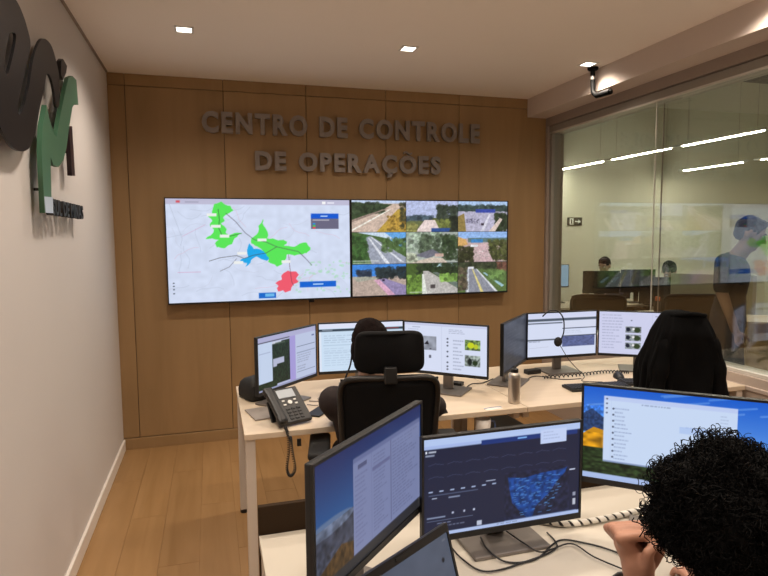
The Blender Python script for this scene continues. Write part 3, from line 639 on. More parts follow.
def pic_dash():
    p = Pic(240, 142, (.135,.15,.245)); p.rect(0,0,1,.075,(.72,.80,.96)); p.rect(.35,.075,.98,.125,(.13,.22,.48)); p.rect(.0,.06,.02,.1,(.72,.80,.96)); p.rect(0,.075,.35,.11,(.66,.74,.93)); p.rect(.73,.045,.905,.19,(.78,.84,.98)); p.texts(.75,.06,.88,.16,3,(.6,.66,.82),.5); p.rect(.58,.09,.64,.105,(.5,.7,.95))
    p.rect(.012,.125,.022,.15,(.9,.92,.97)); p.rect(.03,.13,.075,.145,(.75,.78,.85)); p.rect(.012,.165,.065,.18,(.6,.64,.74))
    for y in (.27,.40):
        for k_ in range(8): p.line([(.03+.112*k_, y+.005), (.07+.112*k_, y-.012), (.12+.112*k_, y+.005)], .004, (.33,.38,.52), .8)
    for k_ in range(7): p.rect(.03+.065*k_,.535,.055+.065*k_,.55,(.62,.68,.82))
    p.rect(.03,.575,.33,.583,(.40,.45,.58)); p.rect(.05,.605,.08,.615,(.7,.74,.85)); p.rect(.15,.61,.22,.625,(.55,.6,.72)); p.rect(.38,.50,.44,.51,(.7,.74,.85))
    p.rect(.02,.80,.13,.815,(.55,.6,.72)); p.rect(.02,.84,.3,.845,(.45,.5,.62)); p.texts(.08,.86,.3,.92,2,(.6,.64,.76),.7); 
    for x_ in (.17,.24,.30): p.rect(x_,.77,x_+.012,.79,(.75,.78,.88))
    p.poly([(.52,.50),(.62,.53),(.74,.50),(.86,.49),(.915,.47),(.90,.53),(.84,.62),(.80,.72),(.74,.80),(.70,.86),(.685,.95),(.65,.965),(.60,.88),(.55,.78),(.53,.62)],(.10,.25,.52)); p.noise(26,18,.35,.5,.45,.93,.97)
    for _ in range(120):
        x, y = random.uniform(.54,.86), random.uniform(.52,.92)
        if abs(x-.69) < .17*(1.25-(y-.5)*1.6): p.rect(x, y, x+random.uniform(.01,.03), y+.008, (.35,.58,.85), .7)
    p.rect(.5,.955,.98,.985,(.40,.48,.66)); p.rect(.955,.76,.975,.80,(.6,.62,.7)); p.rect(.955,.83,.975,.90,(.75,.77,.83)); p.rect(.93,.50,.97,.515,(.75,.78,.88)); p.rect(.325,.905,.355,.955,(.75,.78,.86))
    p.rect(0,.962,1,1,(.70,.77,.93)); p.texts(.45,.97,.75,.99,1,(.4,.45,.6),.8)
    return p
def pic_front_right():
    p = Pic(240, 142, (.2,.4,.8)); landscape(p)
    p.rect(.115,.09,.80,.80,(.80,.87,.98)); p.rect(.115,.09,.80,.135,(.76,.82,.97)); p.rect(.155,.11,.157,.80,(.72,.79,.94)); p.texts(.175,.20,.28,.78,14,(.52,.58,.74),.5)
    for k_ in range(9): p.ell(.168,.22+.065*k_,.006,.01,(.25,.28,.38))
    for k_ in range(4): p.ell(.132,.12+.05*k_,.006,.009,(.35,.38,.5))
    p.texts(.32,.14,.50,.17,1,(.45,.50,.65),.6); p.texts(.72,.17,.77,.30,4,(.6,.66,.8),.5); p.texts(.55,.32,.78,.36,1,(.62,.72,.90),.8); p.rect(.52,.33,.78,.40,(.68,.78,.96),.7); p.rect(.115,.785,.80,.80,(.55,.62,.78))
    return p
def pic_laptop():
    p = Pic(120, 76, (.47,.51,.60)); p.noise(12,8,.05); p.ell(.9,.30,.014,.03,(.12,.13,.16)); p.texts(.1,.2,.7,.9,12,(.40,.44,.53),.6); p.rect(.93,.07,.97,.09,(.6,.63,.7)); return p

# wall screens
def wall_tv(x0, x1, z0, z1, pic, label):
    t = empty('wall_screen', ((x0+x1)/2, D-0.075, z0), 0, label, 'screen', 'wall video screens')
    W_, H_ = x1-x0, z1-z0; b = 0.0075
    MB().bb(-W_/2, W_/2, 0.002, 0.05, 0, H_).build('housing', M_BLK, t, bevel=0.004)
    f = MB().bb(-W_/2, W_/2, -0.004, 0.004, 0, b*1.6).bb(-W_/2, W_/2, -0.004, 0.004, H_-b, H_).bb(-W_/2, -W_/2+b, -0.004, 0.004, b*1.6, H_-b).bb(W_/2-b, W_/2, -0.004, 0.004, b*1.6, H_-b)
    f.build('bezel', M_BLK, t)
    screen_obj(pic, W_-2*b, H_-2.6*b, M_SCRTV, t, y=-0.001, z0=b*1.6)
    MB().bb(-.2, .2, .05, .068, H_*.3, H_*.7).build('wall_bracket', M_DGREY, t)
    return t
tv = wall_tv(-0.317, 1.089, 1.0985, 1.897, pic_map(), 'wall-mounted video screen showing a pale map with green, blue and red regions')
MB().bb(.36, .40, .01, .035, -.022, 0.0).build('sensor', M_BLK, tv)
wall_tv(1.093, 2.500, 1.0985, 1.897, pic_cams(), 'wall-mounted video screen showing nine road camera pictures')

# desk monitors
MW, MH = 0.49, 0.29
def monitor(x, y, zb, yaw, pic, label, m=None, group=None, tilt=0.0, grey=True, desk=DESK, back=0.05, name='computer_monitor', W=MW, Hh=MH):
    t = empty(name, (x, y, desk), yaw, label, 'monitor', group); z0 = zb-desk; b = 0.0065
    MB().bb(-W/2, W/2, 0.003, 0.018, z0, z0+Hh).bb(-W*.32, W*.32, 0.018, 0.042, z0+Hh*.15, z0+Hh*.8).build('housing', M_BLK, t, bevel=0.003)
    bz = MB().bb(-W/2, W/2, -0.003, 0.004, z0, z0+.016).bb(-W/2, W/2, -0.003, 0.004, z0+Hh-b, z0+Hh).bb(-W/2, -W/2+b, -0.003, 0.004, z0+.016, z0+Hh-b).bb(W/2-b, W/2, -0.003, 0.004, z0+.016, z0+Hh-b)
    bz.build('bezel', M_BLK, t)
    if pic is not None: screen_obj(pic, W-2*b, Hh-.016-b, m or M_SCR, t, y=0.0005, z0=z0+.016)
    g_ = M_GREYP if grey else M_BLK
    MB().bb(-.028, .028, back, back+.022, 0.012, z0+Hh*.55).build('stand_column', g_, t, bevel=0.003)
    MB().bb(-.03, .03, .04, back+.004, z0+Hh*.35, z0+Hh*.55).build('stand_bracket', g_, t)
    MB().bb(-.115, .115, back-.105, back+.085, 0.0, 0.011).build('stand_base', g_, t, bevel=0.004)
    return t
rd = math.radians
GB = 'monitors on the back desk'
monitor(0.371, 3.033, 0.830, rd(44.8), pic_doc('satellite'), 'angled monitor showing a dark satellite picture behind the desk phone', group=GB)
monitor(0.800, 3.197, 0.833, rd(-4.1), pic_doc('table'), 'monitor with pale blue page directly in front of the seated operator', group=GB)
monitor(1.211, 2.972, 0.836, rd(-42.5), pic_doc('chat'), 'angled monitor with small photos on a white page left of the steel bottle', group=GB)
monitor(1.676, 3.030, 0.833, rd(45.5), pic_doc('dim'), 'monitor seen nearly edge-on with a dim screen beside the steel bottle', m=M_SCRD, group=GB)  # low gain and dark picture stand in for fall-off at the slanted view
monitor(2.086, 3.186, 0.835, rd(-1.5), pic_doc('forms'), 'monitor with white form page and a headset hanging over it', group=GB)
monitor(2.567, 3.074, 0.828, rd(-34.9), pic_doc('chat2'), 'monitor with column of three small photos partly behind the black jacket', group=GB)
GF = 'monitors on the front desk'
monitor(0.348, 1.270, 0.865, rd(45.2), pic_front_left(), 'large angled monitor with blue-grey document page at the front desk edge', m=M_SCRM, group=GF, W=.50, Hh=.30)  # reduced gain stands in for slanted-view dimming
monitor(0.758, 1.421, 0.784, rd(0.8), pic_dash(), 'monitor with dark navy dashboard and blue map on front desk', group=GF)
monitor(1.197, 1.282, 0.884, rd(-41.8), pic_front_right(), 'monitor with landscape wallpaper and white window behind the curly hair', group=GF)

# ------------------------------------------------------------------ desks
def desk(x0, x1, y0, y1, label, topmat, div=False, skip=None, group='office desks'):
    t = empty('office_desk', (x0, y0, 0), 0, label, 'desk', group); W_, L_ = x1-x0, y1-y0
    MB().bb(0, W_, 0, L_, DESK-.026, DESK).build('tabletop', topmat, t, bevel=0.002)
    for lx in (0.004, W_-0.047):
        for ly in (0.012, L_-0.055):
            if skip is not None and ly < .1 and (lx > .1) == bool(skip): continue
            lg = MB().bb(lx, lx+.043, ly, ly+.043, 0.02, DESK-.026).build('leg', M_LEG, t, bevel=0.002)
            MB().cyl((lx+.0215, ly+.0215, 0), (lx+.0215, ly+.0215, .022), .023, n=14).build('foot', M_BLK, lg)
        MB().bb(lx+.008, lx+.042, .07, L_-.08, DESK-.075, DESK-.027).build('side_rail', M_LEG, t)
    MB().bb(.062, W_-.072, L_-.075, L_-.05, DESK-.07, DESK-.027).build('rear_rail', M_LEG, t)
    if div:
        MB().bb(0.0, W_, L_+.004, L_+.022, DESK-.30, DESK+.083).build('divider_board', M_DIV, t, bevel=0.002)
    return t
desk(0.116, 1.500, 2.585, 3.470, 'pale wood desk under the three monitors and phone by the oak wall', M_DESK, skip=1)
desk(1.503, 2.885, 2.585, 3.470, 'pale wood desk beside the glass partition holding steel bottle and headset', M_DESK, skip=0)
desk(0.108, 1.900, 0.900, 1.678, 'white-topped front desk with a low dark divider board', M_DESKF, True)

# ------------------------------------------------------------------ office chairs
def chair(loc, rz, label, group='office chairs', headrest=True, dark=M_CHAIRP, w=0.415, backz=(0.56, 1.03), name='office_chair', fabric=None):
    fabric = fabric or M_MESHF
    t = empty(name, loc, rz, label, 'chair', group)
    for k in range(5):
        a = 2*math.pi*k/5+.3; d_ = Vector((math.cos(a), math.sin(a), 0))
        MB().tube([d_*.03+Vector((0,0,.11)), d_*.16+Vector((0,0,.095)), d_*.30+Vector((0,0,.075))], [.026, .022, .016], 8).build('base_leg', dark, t, smooth=True)
        p_ = d_*.30; s_ = Vector((-d_.y, d_.x, 0))
        MB().cyl(p_-s_*.022+Vector((0,0,.030)), p_+s_*.022+Vector((0,0,.030)), .030, n=16).cyl(p_+Vector((0,0,.03)), p_+Vector((0,0,.075)), .01, n=8).build('caster', M_BLK, t)
    MB().cyl((0,0,.09), (0,0,.26), .03).cyl((0,0,.26), (0,0,.40), .018).build('gas_column', dark, t)
    MB().bb(-.10, .10, -.12, .12, .385, .42).build('seat_plate', dark, t, bevel=.01)
    st = MB(); rings = []
    for (yy, zz) in ((-.22, .43), (-.235, .455), (-.22, .485), (0, .478), (.19, .478), (.235, .455), (.22, .43)):
        rings.append((yy, zz))
    R2 = [[(sx, yy, zz) for yy, zz in rings] for sx in (-.245, -.235, -.12, .12, .235, .245)]
    for i_, k_ in ((0, .82), (5, .82)): R2[i_] = [(x_, y_*k_, .455+(z_-.455)*.6) for x_, y_, z_ in R2[i_]]
    st.loft(R2).build('seat', fabric, t, smooth=True)
    z0, z1 = backz; yb = -.235
    def bx(u, z):       # back curve: slight lumbar and wrap
        return yb - .055*((z-z0)/(z1-z0))**1.5 + .035*(u*u) + 0.02*math.sin(math.pi*(z-z0)/(z1-z0))
    n = 40; loop = []
    for k in range(n):
        a = 2*math.pi*k/n; c_, s_ = math.cos(a), math.sin(a); e = .28
        u = math.copysign(abs(c_)**e, c_); v = math.copysign(abs(s_)**e, s_); z = (z0+z1)/2+v*(z1-z0)/2
        ww = w/2*(1.0-.10*((z1-z)/(z1-z0)))
        loop.append((u*ww, bx(u, z), z))
    MB().tube(loop, .013, 8, closed=True).build('back_frame', dark, t, smooth=True)
    pm_ = MB(); nx_, nz_ = 12, 12; gv = []
    for side in (0, 1):
        for j in range(nz_+1):
            for i in range(nx_+1):
                u = -1+2*i/nx_; z = z0+.008+(z1-z0-.016)*j/nz_; ww = w/2*(1.0-.10*((z1-z)/(z1-z0)))-.006
                gv.append((u*ww, bx(u, z)-.004+.012*side, z))
    fs = []; N = (nx_+1)*(nz_+1)
    for j in range(nz_):
        for i in range(nx_):
            a = j*(nx_+1)+i; fs.append((a, a+1, a+nx_+2, a+nx_+1)); fs.append((N+a, N+a+nx_+1, N+a+nx_+2, N+a+1))
    for i in range(nx_):
        fs.append((i, N+i, N+i+1, i+1)); a = nz_*(nx_+1)+i; fs.append((a, a+1, N+a+1, N+a))
    for j in range(nz_):
        a = j*(nx_+1); fs.append((a, a+nx_+1, N+a+nx_+1, N+a)); a += nx_; fs.append((a, N+a, N+a+nx_+1, a+nx_+1))
    pm_.add(gv, fs).build('back_mesh', fabric, t, smooth=True)
    MB().tube(spline([(0, -.05, .40), (0, -.20, .42), (0, -.285, .52), (0, -.29, .72), (0, yb-.035, .86)], 5), .02, 10).build('back_spine', dark, t, smooth=True)
    if headrest:
        hb = MB().bb(-.026, .026, yb-.075, yb-.045, z1-.02, z1+.05).build('headrest_bracket', M_DGREY, t, bevel=.006)
        hw, hz0, hz1 = .148, z1+.016, z1+.192; R3 = []
        for k in range(25):
            a = 2*math.pi*k/24
        front, back_ = [], []
        for side, yo in ((0, -.030), (1, .030)):
            pass
        loop2 = []
        for k in range(28):
            a = 2*math.pi*k/28; c_, s_ = math.cos(a), math.sin(a); e = .35
            loop2.append((math.copysign(abs(c_)**e, c_), math.copysign(abs(s_)**e, s_)))
        rr = []
        for yo, s_ in ((-.024, .90), (-.016, .985), (0, 1.0), (.016, .985), (.026, .88)):
            rr.append([(u*hw*s_*(1-.03*(v+1)), yb-.045+yo+.03*u*u-.012*v, (hz0+hz1)/2+v*(hz1-hz0)/2*s_) for u, v in loop2])
        MB().loft(rr).build('headrest', fabric, t, smooth=True)
    for s_ in (-1, 1):
        MB().tube(spline([(s_*.16, -.05, .41), (s_*.27, -.05, .42), (s_*.285, -.04, .50), (s_*.285, -.03, .655)], 5), .018, 8).build('armrest_post', dark, t, smooth=True)
        MB().bb(s_*.295-.048, s_*.295+.048, -.17, .11, .650, .685).build('armrest', M_BLK2, t, bevel=.014, seg=3)
    return t
chair((0.735, 2.52, 0), -0.20, 'black mesh high-back chair with headrest, occupied by the operator at the back desk')
chair((2.255, 2.60, 0), -0.25, 'black office chair with a black jacket hung over its back', headrest=False, w=.25, backz=(.56, 1.17))
chair((0.86, 0.50, 0), -0.15, 'black office chair under the curly-haired person at the front desk')

# ------------------------------------------------------------------ jacket over the right chair
def jacket():
    t = empty('jacket', (2.255, 2.60, 0.6), -0.25, 'black jacket draped over the back of an office chair near the glass', 'jacket')
    rings = []; nz = 44
    for k in range(nz+1):
        q = k/nz; z = 1.222-0.60*q
        hw = .100+.096*min(1, q/.42)**0.8+.018*max(0, q-.42)
        dp = .050+.040*min(1, q/.15)+.02*q
        ring = []
        for j in range(84):
            a = 2*math.pi*j/84; c_, s_ = math.cos(a), math.sin(a); e = .5
            u = math.copysign(abs(c_)**e, c_); v = math.copysign(abs(s_)**.75, s_)
            fold = (.007*math.sin(5*a+3*q)+.006*math.sin(9*a-5*q+1)+.005*math.sin(15*a+7*q)+.004*math.sin(23*a-9*q))*min(1, q*2.0)
            ring.append((u*(hw+fold)+.012*q, -.30+.05*q+v*(dp+fold*2.2), z-.6+(0.006*math.sin(3*a) if q > .9 else 0)-.02*max(0, u)*(q < .2)))
        rings.append(ring)
    top = [(x_*.88, -.30+(y_+.30)*.9, z_+.008) for x_, y_, z_ in rings[0]]
    top2 = [(x_*.6, -.30+(y_+.30)*.5, z_+.012) for x_, y_, z_ in rings[0]]
    MB().loft([top2, top]+rings, cap=True).build('jacket_body', M_JACK, t, smooth=True)
    for s_ in (-1, 1):
        rr_ = [0.022+.016*min(1, i_/8)+.005*math.sin(i_*1.3) for i_ in range(25)]
        MB().tube(spline([(s_*.085, -.325, .56), (s_*.125, -.352, .43), (s_*.155, -.358, .22), (s_*.165, -.352, .03)], 8), rr_, 14).build('sleeve', M_JACK, t, smooth=True)
    MB().tube(spline([(-.085, -.335, .612), (0, -.362, .622), (.085, -.335, .610)], 8), .011, 12).build('collar', M_JACK, t, smooth=True)
jacket()

# ------------------------------------------------------------------ small things on the back desk
def flat(name, c, d, rz, m, label, cat, bevel=.003, group=None):
    o = MB().box((0, 0, d[2]/2), d).build(name, m, None, bevel=bevel, loc=c, rz=rz); return tag(o, label, cat, group)
# desk phone
t = empty('desk_phone', (0.315, 2.715, DESK), rd(22), 'black desk phone with small display beside the angled monitor', 'phone')
RX = Matrix.Rotation(rd(38), 3, 'X')
def PH(x, y, z): v = RX @ Vector((x, y, z)); return (v.x, v.y-.075, v.z+.012)
def pbox(name, c, d, m, par=None, bev=.003):
    mb = MB().box((0, 0, 0), d, RX); cc = PH(*c); mb.v = [(a+cc[0], b+cc[1], e+cc[2]) for a, b, e in mb.v]
    return mb.build(name, m, par or t, bevel=bev)
body = pbox('body', (0.012, .10, .0), (.165, .20, .022), M_DGREY, bev=.006)
hs = pbox('handset', (-.062, .10, .026), (.042, .20, .024), M_BLK, bev=.011)
pbox('handset_earpiece', (-.062, .18, .020), (.048, .045, .034), M_BLK, hs, .012); pbox('handset_mouthpiece', (-.062, .02, .020), (.048, .045, .034), M_BLK, hs, .012)
pbox('display', (.022, .162, .0125), (.088, .048, .004), M_WINGLASS, bev=.001)
for r__ in range(4):
    for c__ in range(3): pbox('key', (-.005+.027*c__, .075-.018*r__, .0125), (.018, .010, .005), M_BLK, bev=.001)
for dx, dy in ((-.03, .012), (-.03, -.01), (.03, .012), (.03, -.01)): pbox('soft_key', (.022+dx, .110+dy, .0125), (.014, .008, .004), M_WHITE, bev=.001)
mb = MB().cyl((0, 0, -.002), (0, 0, .003), .011, n=18); mb.v = [PH(a+.022, b+.110, c__+.0125) for a, b, c__ in mb.v]; mb.build('navigation_key', M_WHITE, t)
mb = MB().box((-.0, .055, .042), (.12, .012, .10), Matrix.Rotation(rd(-28), 3, 'X')).build('stand', M_BLK, t, bevel=.003)
def coil(pts, rad, turns, n):
    P = spline(pts, n); m_ = len(P); out = []
    for i, p_ in enumerate(P):
        tt = (P[min(i+1, m_-1)]-P[max(i-1, 0)]).normalized(); e1 = tt.orthogonal().normalized(); 
        e1 = (Vector((0.3, 1, 0.2)) - tt*tt.dot(Vector((0.3, 1, 0.2)))).normalized(); e2 = tt.cross(e1); a = 2*math.pi*turns*i/m_
        out.append(p_+(e1*math.cos(a)+e2*math.sin(a))*rad)
    return out
ph = t
cpts = [(0.295, 2.60, .755), (0.300, 2.552, .735), (0.302, 2.55, .66), (0.292, 2.545, .585), (0.305, 2.53, .555), (0.325, 2.53, .585), (0.316, 2.535, .66), (0.312, 2.545, .715), (0.310, 2.552, .72)]
o = MB().tube(coil(cpts, .0055, 62, 60), .0022, 5).build('phone_cord', M_CABLE, None, smooth=True); tag(o, 'black coiled phone cord hanging in a loop over the desk edge', 'cord')
o = MB().bb(-.009, .009, -.004, .004, -.02, .012).build('cable_clip', M_BLK, None, loc=(.350, 2.5605, .695)); tag(o, 'small black clip under the front edge of the desk near the phone', 'clip')
flat('smartphone', (0.485, 2.815, DESK), (.075, .15, .009), rd(-35), M_BLK, 'black smartphone lying beside the desk phone', 'phone', .003)
flat('notepad', (0.220, 2.875, DESK), (.13, .19, .008), rd(12), M_CABLEG, 'flat grey notepad under the angled monitor by the phone', 'notepad', .002)
t = empty('pouch', (0.210, 3.20, DESK), 0.3, 'black soft pouch at the far left corner of the back desk', 'pouch')
mb = MB(); rings = []
for z_, s_ in ((0, .85), (.012, 1), (.05, 1.02), (.085, .9), (.105, .65), (.112, .25)):
    rings.append([(.075*s_*math.copysign(abs(math.cos(a))**.7, math.cos(a)), .11*s_*math.copysign(abs(math.sin(a))**.7, math.sin(a))+.01*math.sin(3*a), z_+.006*math.sin(2*a)*(z_ > 0)) for a in [2*math.pi*k/28 for k in range(28)]])
mb.loft(rings).build('pouch_body', M_BLK2, t, smooth=True)
MB().tube(spline([(-.05, -.09, .075), (0, -.10, .115), (.05, -.09, .075)], 6), .006, 8).build('pouch_strap', M_BLK, t, smooth=True)
# steel bottle
t = empty('steel_bottle', (1.475, 2.675, DESK), 0, 'brushed steel bottle with black cap near the front edge of the back desk', 'bottle')
MB().lathe([(.028, 0), (.031, .004), (.031, .135), (.028, .150), (.019, .160)], n=28).build('bottle_body', M_STEEL, t, smooth=False, bevel=.001)
MB().lathe([(.019, .158), (.020, .162), (.020, .178), (.012, .182), (.008, .192), (.002, .193)], n=20).build('cap', M_BLK, t)
# keyboards and mice
def keyboard(c, rz, label, w=.36, d_=.125):
    t = empty('keyboard', c, rz, label, 'keyboard', 'black keyboards')
    MB().bb(-w/2, w/2, -d_/2, d_/2, 0.0, .014).build('keyboard_body', M_BLK, t, bevel=.003)
    km = MB().bb(-.0075, .0075, -.0075, .0075, 0, .006).mesh('key')
    nx_ = int(w/.0195)
    for j in range(5):
        for i in range(nx_):
            if j == 0 and 4 <= i <= 8: continue
            mk('key', km, M_DGREY, t, loc=(-w/2+.014+i*.0192, -d_/2+.02+j*.0205, .0135))
    MB().bb(-w/2+.014+4*.0192-.0075, -w/2+.014+8*.0192+.0075, -d_/2+.0125, -d_/2+.0275, .0135, .0195).build('space_bar', M_DGREY, t)
    return t
def mouse(c, rz, label):
    t = empty('computer_mouse', c, rz, label, 'mouse', 'black computer mice'); rings = []
    for q in np.linspace(0, 1, 9):
        yy = -.055+.11*q; ww = .031*math.sin(math.pi*(.12+.78*q))**.5; hh = .035*math.sin(math.pi*(.10+.75*q))**.7
        rings.append([(ww*math.cos(a), yy, max(0.0, hh*math.sin(a))) for a in [math.pi*k/10 for k in range(11)]]+[(0, yy, 0.0)])
    MB().loft(rings).build('mouse_shell', M_BLK, t, smooth=True)
    MB().cyl((-.004, .028, .031), (.004, .028, .031), .008, n=12).build('wheel', M_DGREY, t)
keyboard((2.06, 2.80, DESK), rd(-6), 'black keyboard on the desk in front of the form-page monitor')
mouse((2.335, 2.965, DESK), rd(-25), 'black mouse beside the keyboard near the black jacket')
mouse((1.055, 2.665, DESK), rd(10), 'black mouse near the desk edge by the operator')
keyboard((2.40, 2.80, DESK), rd(-15), 'dark keyboard half hidden behind the black jacket', .30, .12)
flat('remote_box', (1.33, 3.10, DESK), (.09, .05, .022), rd(-40), M_BLK, 'small black box beside the base of the chat-page monitor', 'box', .004)
# badge with lanyard
t = empty('badge', (1.325, 2.615, DESK), rd(4), 'flat card with a blue print at the front edge of the back desk', 'card')
MB().bb(-.045, .045, -.02, .02, 0, .002).build('card', M_CERAM, t)
MB().tube([(.048*math.cos(a), .012*math.sin(a), .003) for a in [math.pi*k/12 for k in range(13)]], .0016, 6).build('ribbon', M_BLUE, t)
# headset hanging on monitor
t = empty('headset', (2.02, 3.174, 1.05), rd(-1.5), 'black headset hanging over the top edge of the form-page monitor', 'headset')
MB().tube(spline([(-.075, .012, .050), (-.035, .0, .084), (.015, -.012, .082), (.050, -.020, .035), (.052, -.024, -.045), (.03, -.026, -.095)], 8), .0042, 8).build('headband', M_BLK, t, smooth=True)
MB().ell((.012, -.027, -.105), (.027, .018, .030)).build('ear_pad', M_BLK2, t, smooth=True)
MB().tube(spline([(.02, -.03, -.12), (.05, -.035, -.17), (.07, -.06, -.215), (.10, -.10, -.262), (.12, -.15, -.298), (.06, -.22, -.3075), (.16, -.27, -.3075)], 8), .0022, 6).build('headset_cord', M_CABLE, t, smooth=True)
# cables
def cable(pts, r, m, label, cat='cable', group=None, n=8, name='cable'):
    return tag(MB().tube(spline(pts, n), r, 6).build(name, m, None, smooth=True), label, cat, group)
zc = DESK+.004
cable([(.47, 3.02, zc), (.55, 2.99, zc), (.62, 3.03, zc), (.72, 3.05, zc), (.80, 3.10, zc)], .0028, M_CABLEG, 'grey cable curving across the desk behind the smartphone')
cable([(.57, 3.12, zc), (.52, 3.04, zc+.002), (.545, 2.98, zc+.003), (.50, 2.93, zc), (.45, 2.96, zc)], .0022, M_CABLEG, 'thin grey looped cable beside the smartphone')
cable([(1.36, 3.02, zc), (1.42, 3.07, zc+.004), (1.50, 3.09, zc), (1.60, 3.16, zc)], .003, M_CABLE, 'black cable between the chat-page and edge-on monitors')
cable([(1.78, 3.08, zc), (1.88, 3.14, zc), (1.98, 3.02, zc), (2.1, 3.0, zc)], .0026, M_CABLE, 'black cable at the foot of the form-page monitor')
P = coil([(1.88, 3.065, DESK+.013), (2.10, 3.055, DESK+.013), (2.32, 3.075, DESK+.013), (2.45, 3.02, DESK+.013)], .008, 26, 60)
tag(MB().tube(P, .0032, 5).build('coiled_cable', M_CABLE, None, smooth=True), 'black coiled cable lying below the form-page monitor', 'cable')
flat('adapter_box', (1.90, 3.22, DESK), (.10, .05, .028), .1, M_BLK, 'black adapter behind the foot of the form-page monitor', 'box', .006)

# under the back desk
t = empty('computer_tower', (1.17, 3.16, 0), 0, 'black computer tower standing on the floor under the operator desk', 'computer')
MB().bb(-.09, .09, -.2, .2, .0, .42).build('case', M_BLK, t, bevel=.004); MB().bb(-.085, .085, -.212, -.2, .01, .41).build('front_panel', M_DGREY, t, bevel=.004)
t = empty('computer_tower', (1.70, 3.18, 0), 0, 'black computer tower standing on the floor under the steel bottle', 'computer')
MB().bb(-.12, .12, -.2, .2, .0, .44).build('case', M_BLK, t, bevel=.004); MB().bb(-.11, .11, -.212, -.2, .01, .43).build('front_panel', M_DGREY, t, bevel=.004)
t = empty('stool', (1.285, 2.66, 0), 0, 'small dark low stool under the back desk carrying a mug', 'stool')
MB().cyl((0, 0, .563), (0, 0, .588), .085, n=24).build('seat', M_DIV, t, bevel=.004)
for k in range(3):
    a = 2*math.pi*k/3+.5; MB().cyl((.05*math.cos(a), .05*math.sin(a), .563), (.075*math.cos(a), .075*math.sin(a), 0), .011, n=8).build('leg', M_DIV, t)
t = empty('mug', (1.280, 2.635, .588), 0, 'white mug with a blue handle under the back desk', 'mug')
MB().lathe([(.030, 0), (.037, .004), (.040, .10), (.0375, .10), (.034, .01), (.001, .008)], n=24).build('cup', M_CERAM, t, smooth=True)
MB().tube(spline([(.038, 0, .085), (.062, 0, .078), (.066, 0, .045), (.037, 0, .025)], 6), .005, 8).build('handle', M_BLUE, t, smooth=True)

# ------------------------------------------------------------------ front desk things
t = empty('laptop', (0.3885, 1.054, DESK), rd(33), 'open laptop with grey screen below the angled front monitor', 'laptop')
LW, LH = .33, .205
MB().bb(-LW/2, LW/2, -.225, .005, 0.0, .016).build('laptop_base', M_DGREY, t, bevel=.004)
kbm = MB().bb(-.0078, .0078, -.0075, .0075, 0, .002).mesh('key')
kb = MB().bb(-LW/2+.02, LW/2-.02, -.125, -.02, .0155, .0165).build('keyboard_deck', M_BLK, t)
for j in range(5):
    for i in range(15): mk('key', kbm, M_DGREY, kb, loc=(-.135+i*.0193, -.115+j*.020, .0165))
MB().bb(-.05, .05, -.21, -.135, .0155, .0166).build('touchpad', M_BLK, t)
lid = empty('lid', (0, .008, .016)); lid.parent = t; lid.rotation_euler = (rd(-16), 0, 0)
MB().bb(-LW/2, LW/2, 0.001, .009, 0, LH).build('lid_shell', M_DGREY, lid, bevel=.002)
MB().bb(-LW/2, LW/2, -.003, .001, 0, .016).bb(-LW/2, LW/2, -.003, .001, LH-.018, LH).bb(-LW/2, -LW/2+.006, -.003, .001, .016, LH-.018).bb(LW/2-.006, LW/2, -.003, .001, .016, LH-.018).bb(-.02, .02, -.0045, -.003, LH-.012, LH-.005).build('bezel', M_BLK, lid)
screen_obj(pic_laptop(), LW-.012, LH-.034, M_SCRD, lid, y=0.0005, z0=.016)
# spiral cable wrap
def wrap(pts, label):
    P = spline(pts, 24); t = empty('cable_wrap', (0, 0, 0), 0, label, 'cable wrap', 'striped spiral cable wraps on the front desk')
    MB().tube(P, .0074, 10).build('inner_cable', M_BLK, t, smooth=True)
    L = 0.0; m_ = len(P); mb = MB(); acc = [0]
    for a, b in zip(P[:-1], P[1:]): acc.append(acc[-1]+(b-a).length)
    # one continuous white helical band
    def at(s_):
        i = min(max(np.searchsorted(acc, s_)-1, 0), m_-2); f = (s_-acc[i])/(acc[i+1]-acc[i]+1e-9); return P[i].lerp(P[i+1], f), (P[i+1]-P[i]).normalized()
    pitch, bw = .030, .0215; n_ = int(acc[-1]/pitch*16); va = []
    for k in range(n_+1):
        s_ = acc[-1]*k/n_; p0, tt = at(s_); e1 = (Vector((0, 0, 1))-tt*tt.z).normalized(); e2 = tt.cross(e1); a = 2*math.pi*s_/pitch
        nrm = e1*math.cos(a)+e2*math.sin(a)
        for q, rr_ in ((-bw/2, .0072), (-bw/2, .0092), (bw/2, .0092), (bw/2, .0072)): va.append(p0+tt*q+nrm*rr_)
    fs = []
    for k in range(n_):
        for q in range(4): r2 = (q+1) % 4; fs.append((k*4+q, k*4+r2, (k+1)*4+r2, (k+1)*4+q))
    mb.add(va, fs).build('spiral_band', M_SPIRAL, t, smooth=False)
zt_ = DESK+.010
wrap([(0.905, 1.52, zt_), (0.95, 1.478, zt_), (1.00, 1.458, zt_), (1.10, 1.455, zt_), (1.20, 1.465, zt_), (1.33, 1.48, zt_)], 'striped black and white cable wrap lying behind the raised hand')
wrap([(0.478, 1.315, zt_), (0.50, 1.345, zt_), (0.545, 1.42, zt_), (0.59, 1.48, zt_)], 'short striped cable wrap between laptop and angled front monitor')
zc = DESK+.0055
cable([(.70, 1.45, zc+.013), (.69, 1.385, zc+.0125), (.72, 1.335, zc), (.80, 1.325, zc), (.91, 1.39, zc), (.97, 1.36, zc), (1.02, 1.30, zc), (1.05, 1.22, zc)], .0026, M_CABLE, 'black cable from the dashboard monitor base across the white desk')
cable([(.785, 1.46, zc+.013), (.80, 1.385, zc+.0125), (.83, 1.345, zc+.004), (.93, 1.36, zc+.004), (.95, 1.28, zc+.004), (1.0, 1.18, zc+.004)], .0022, M_CABLE, 'thin black cable looping near the raised wrist')
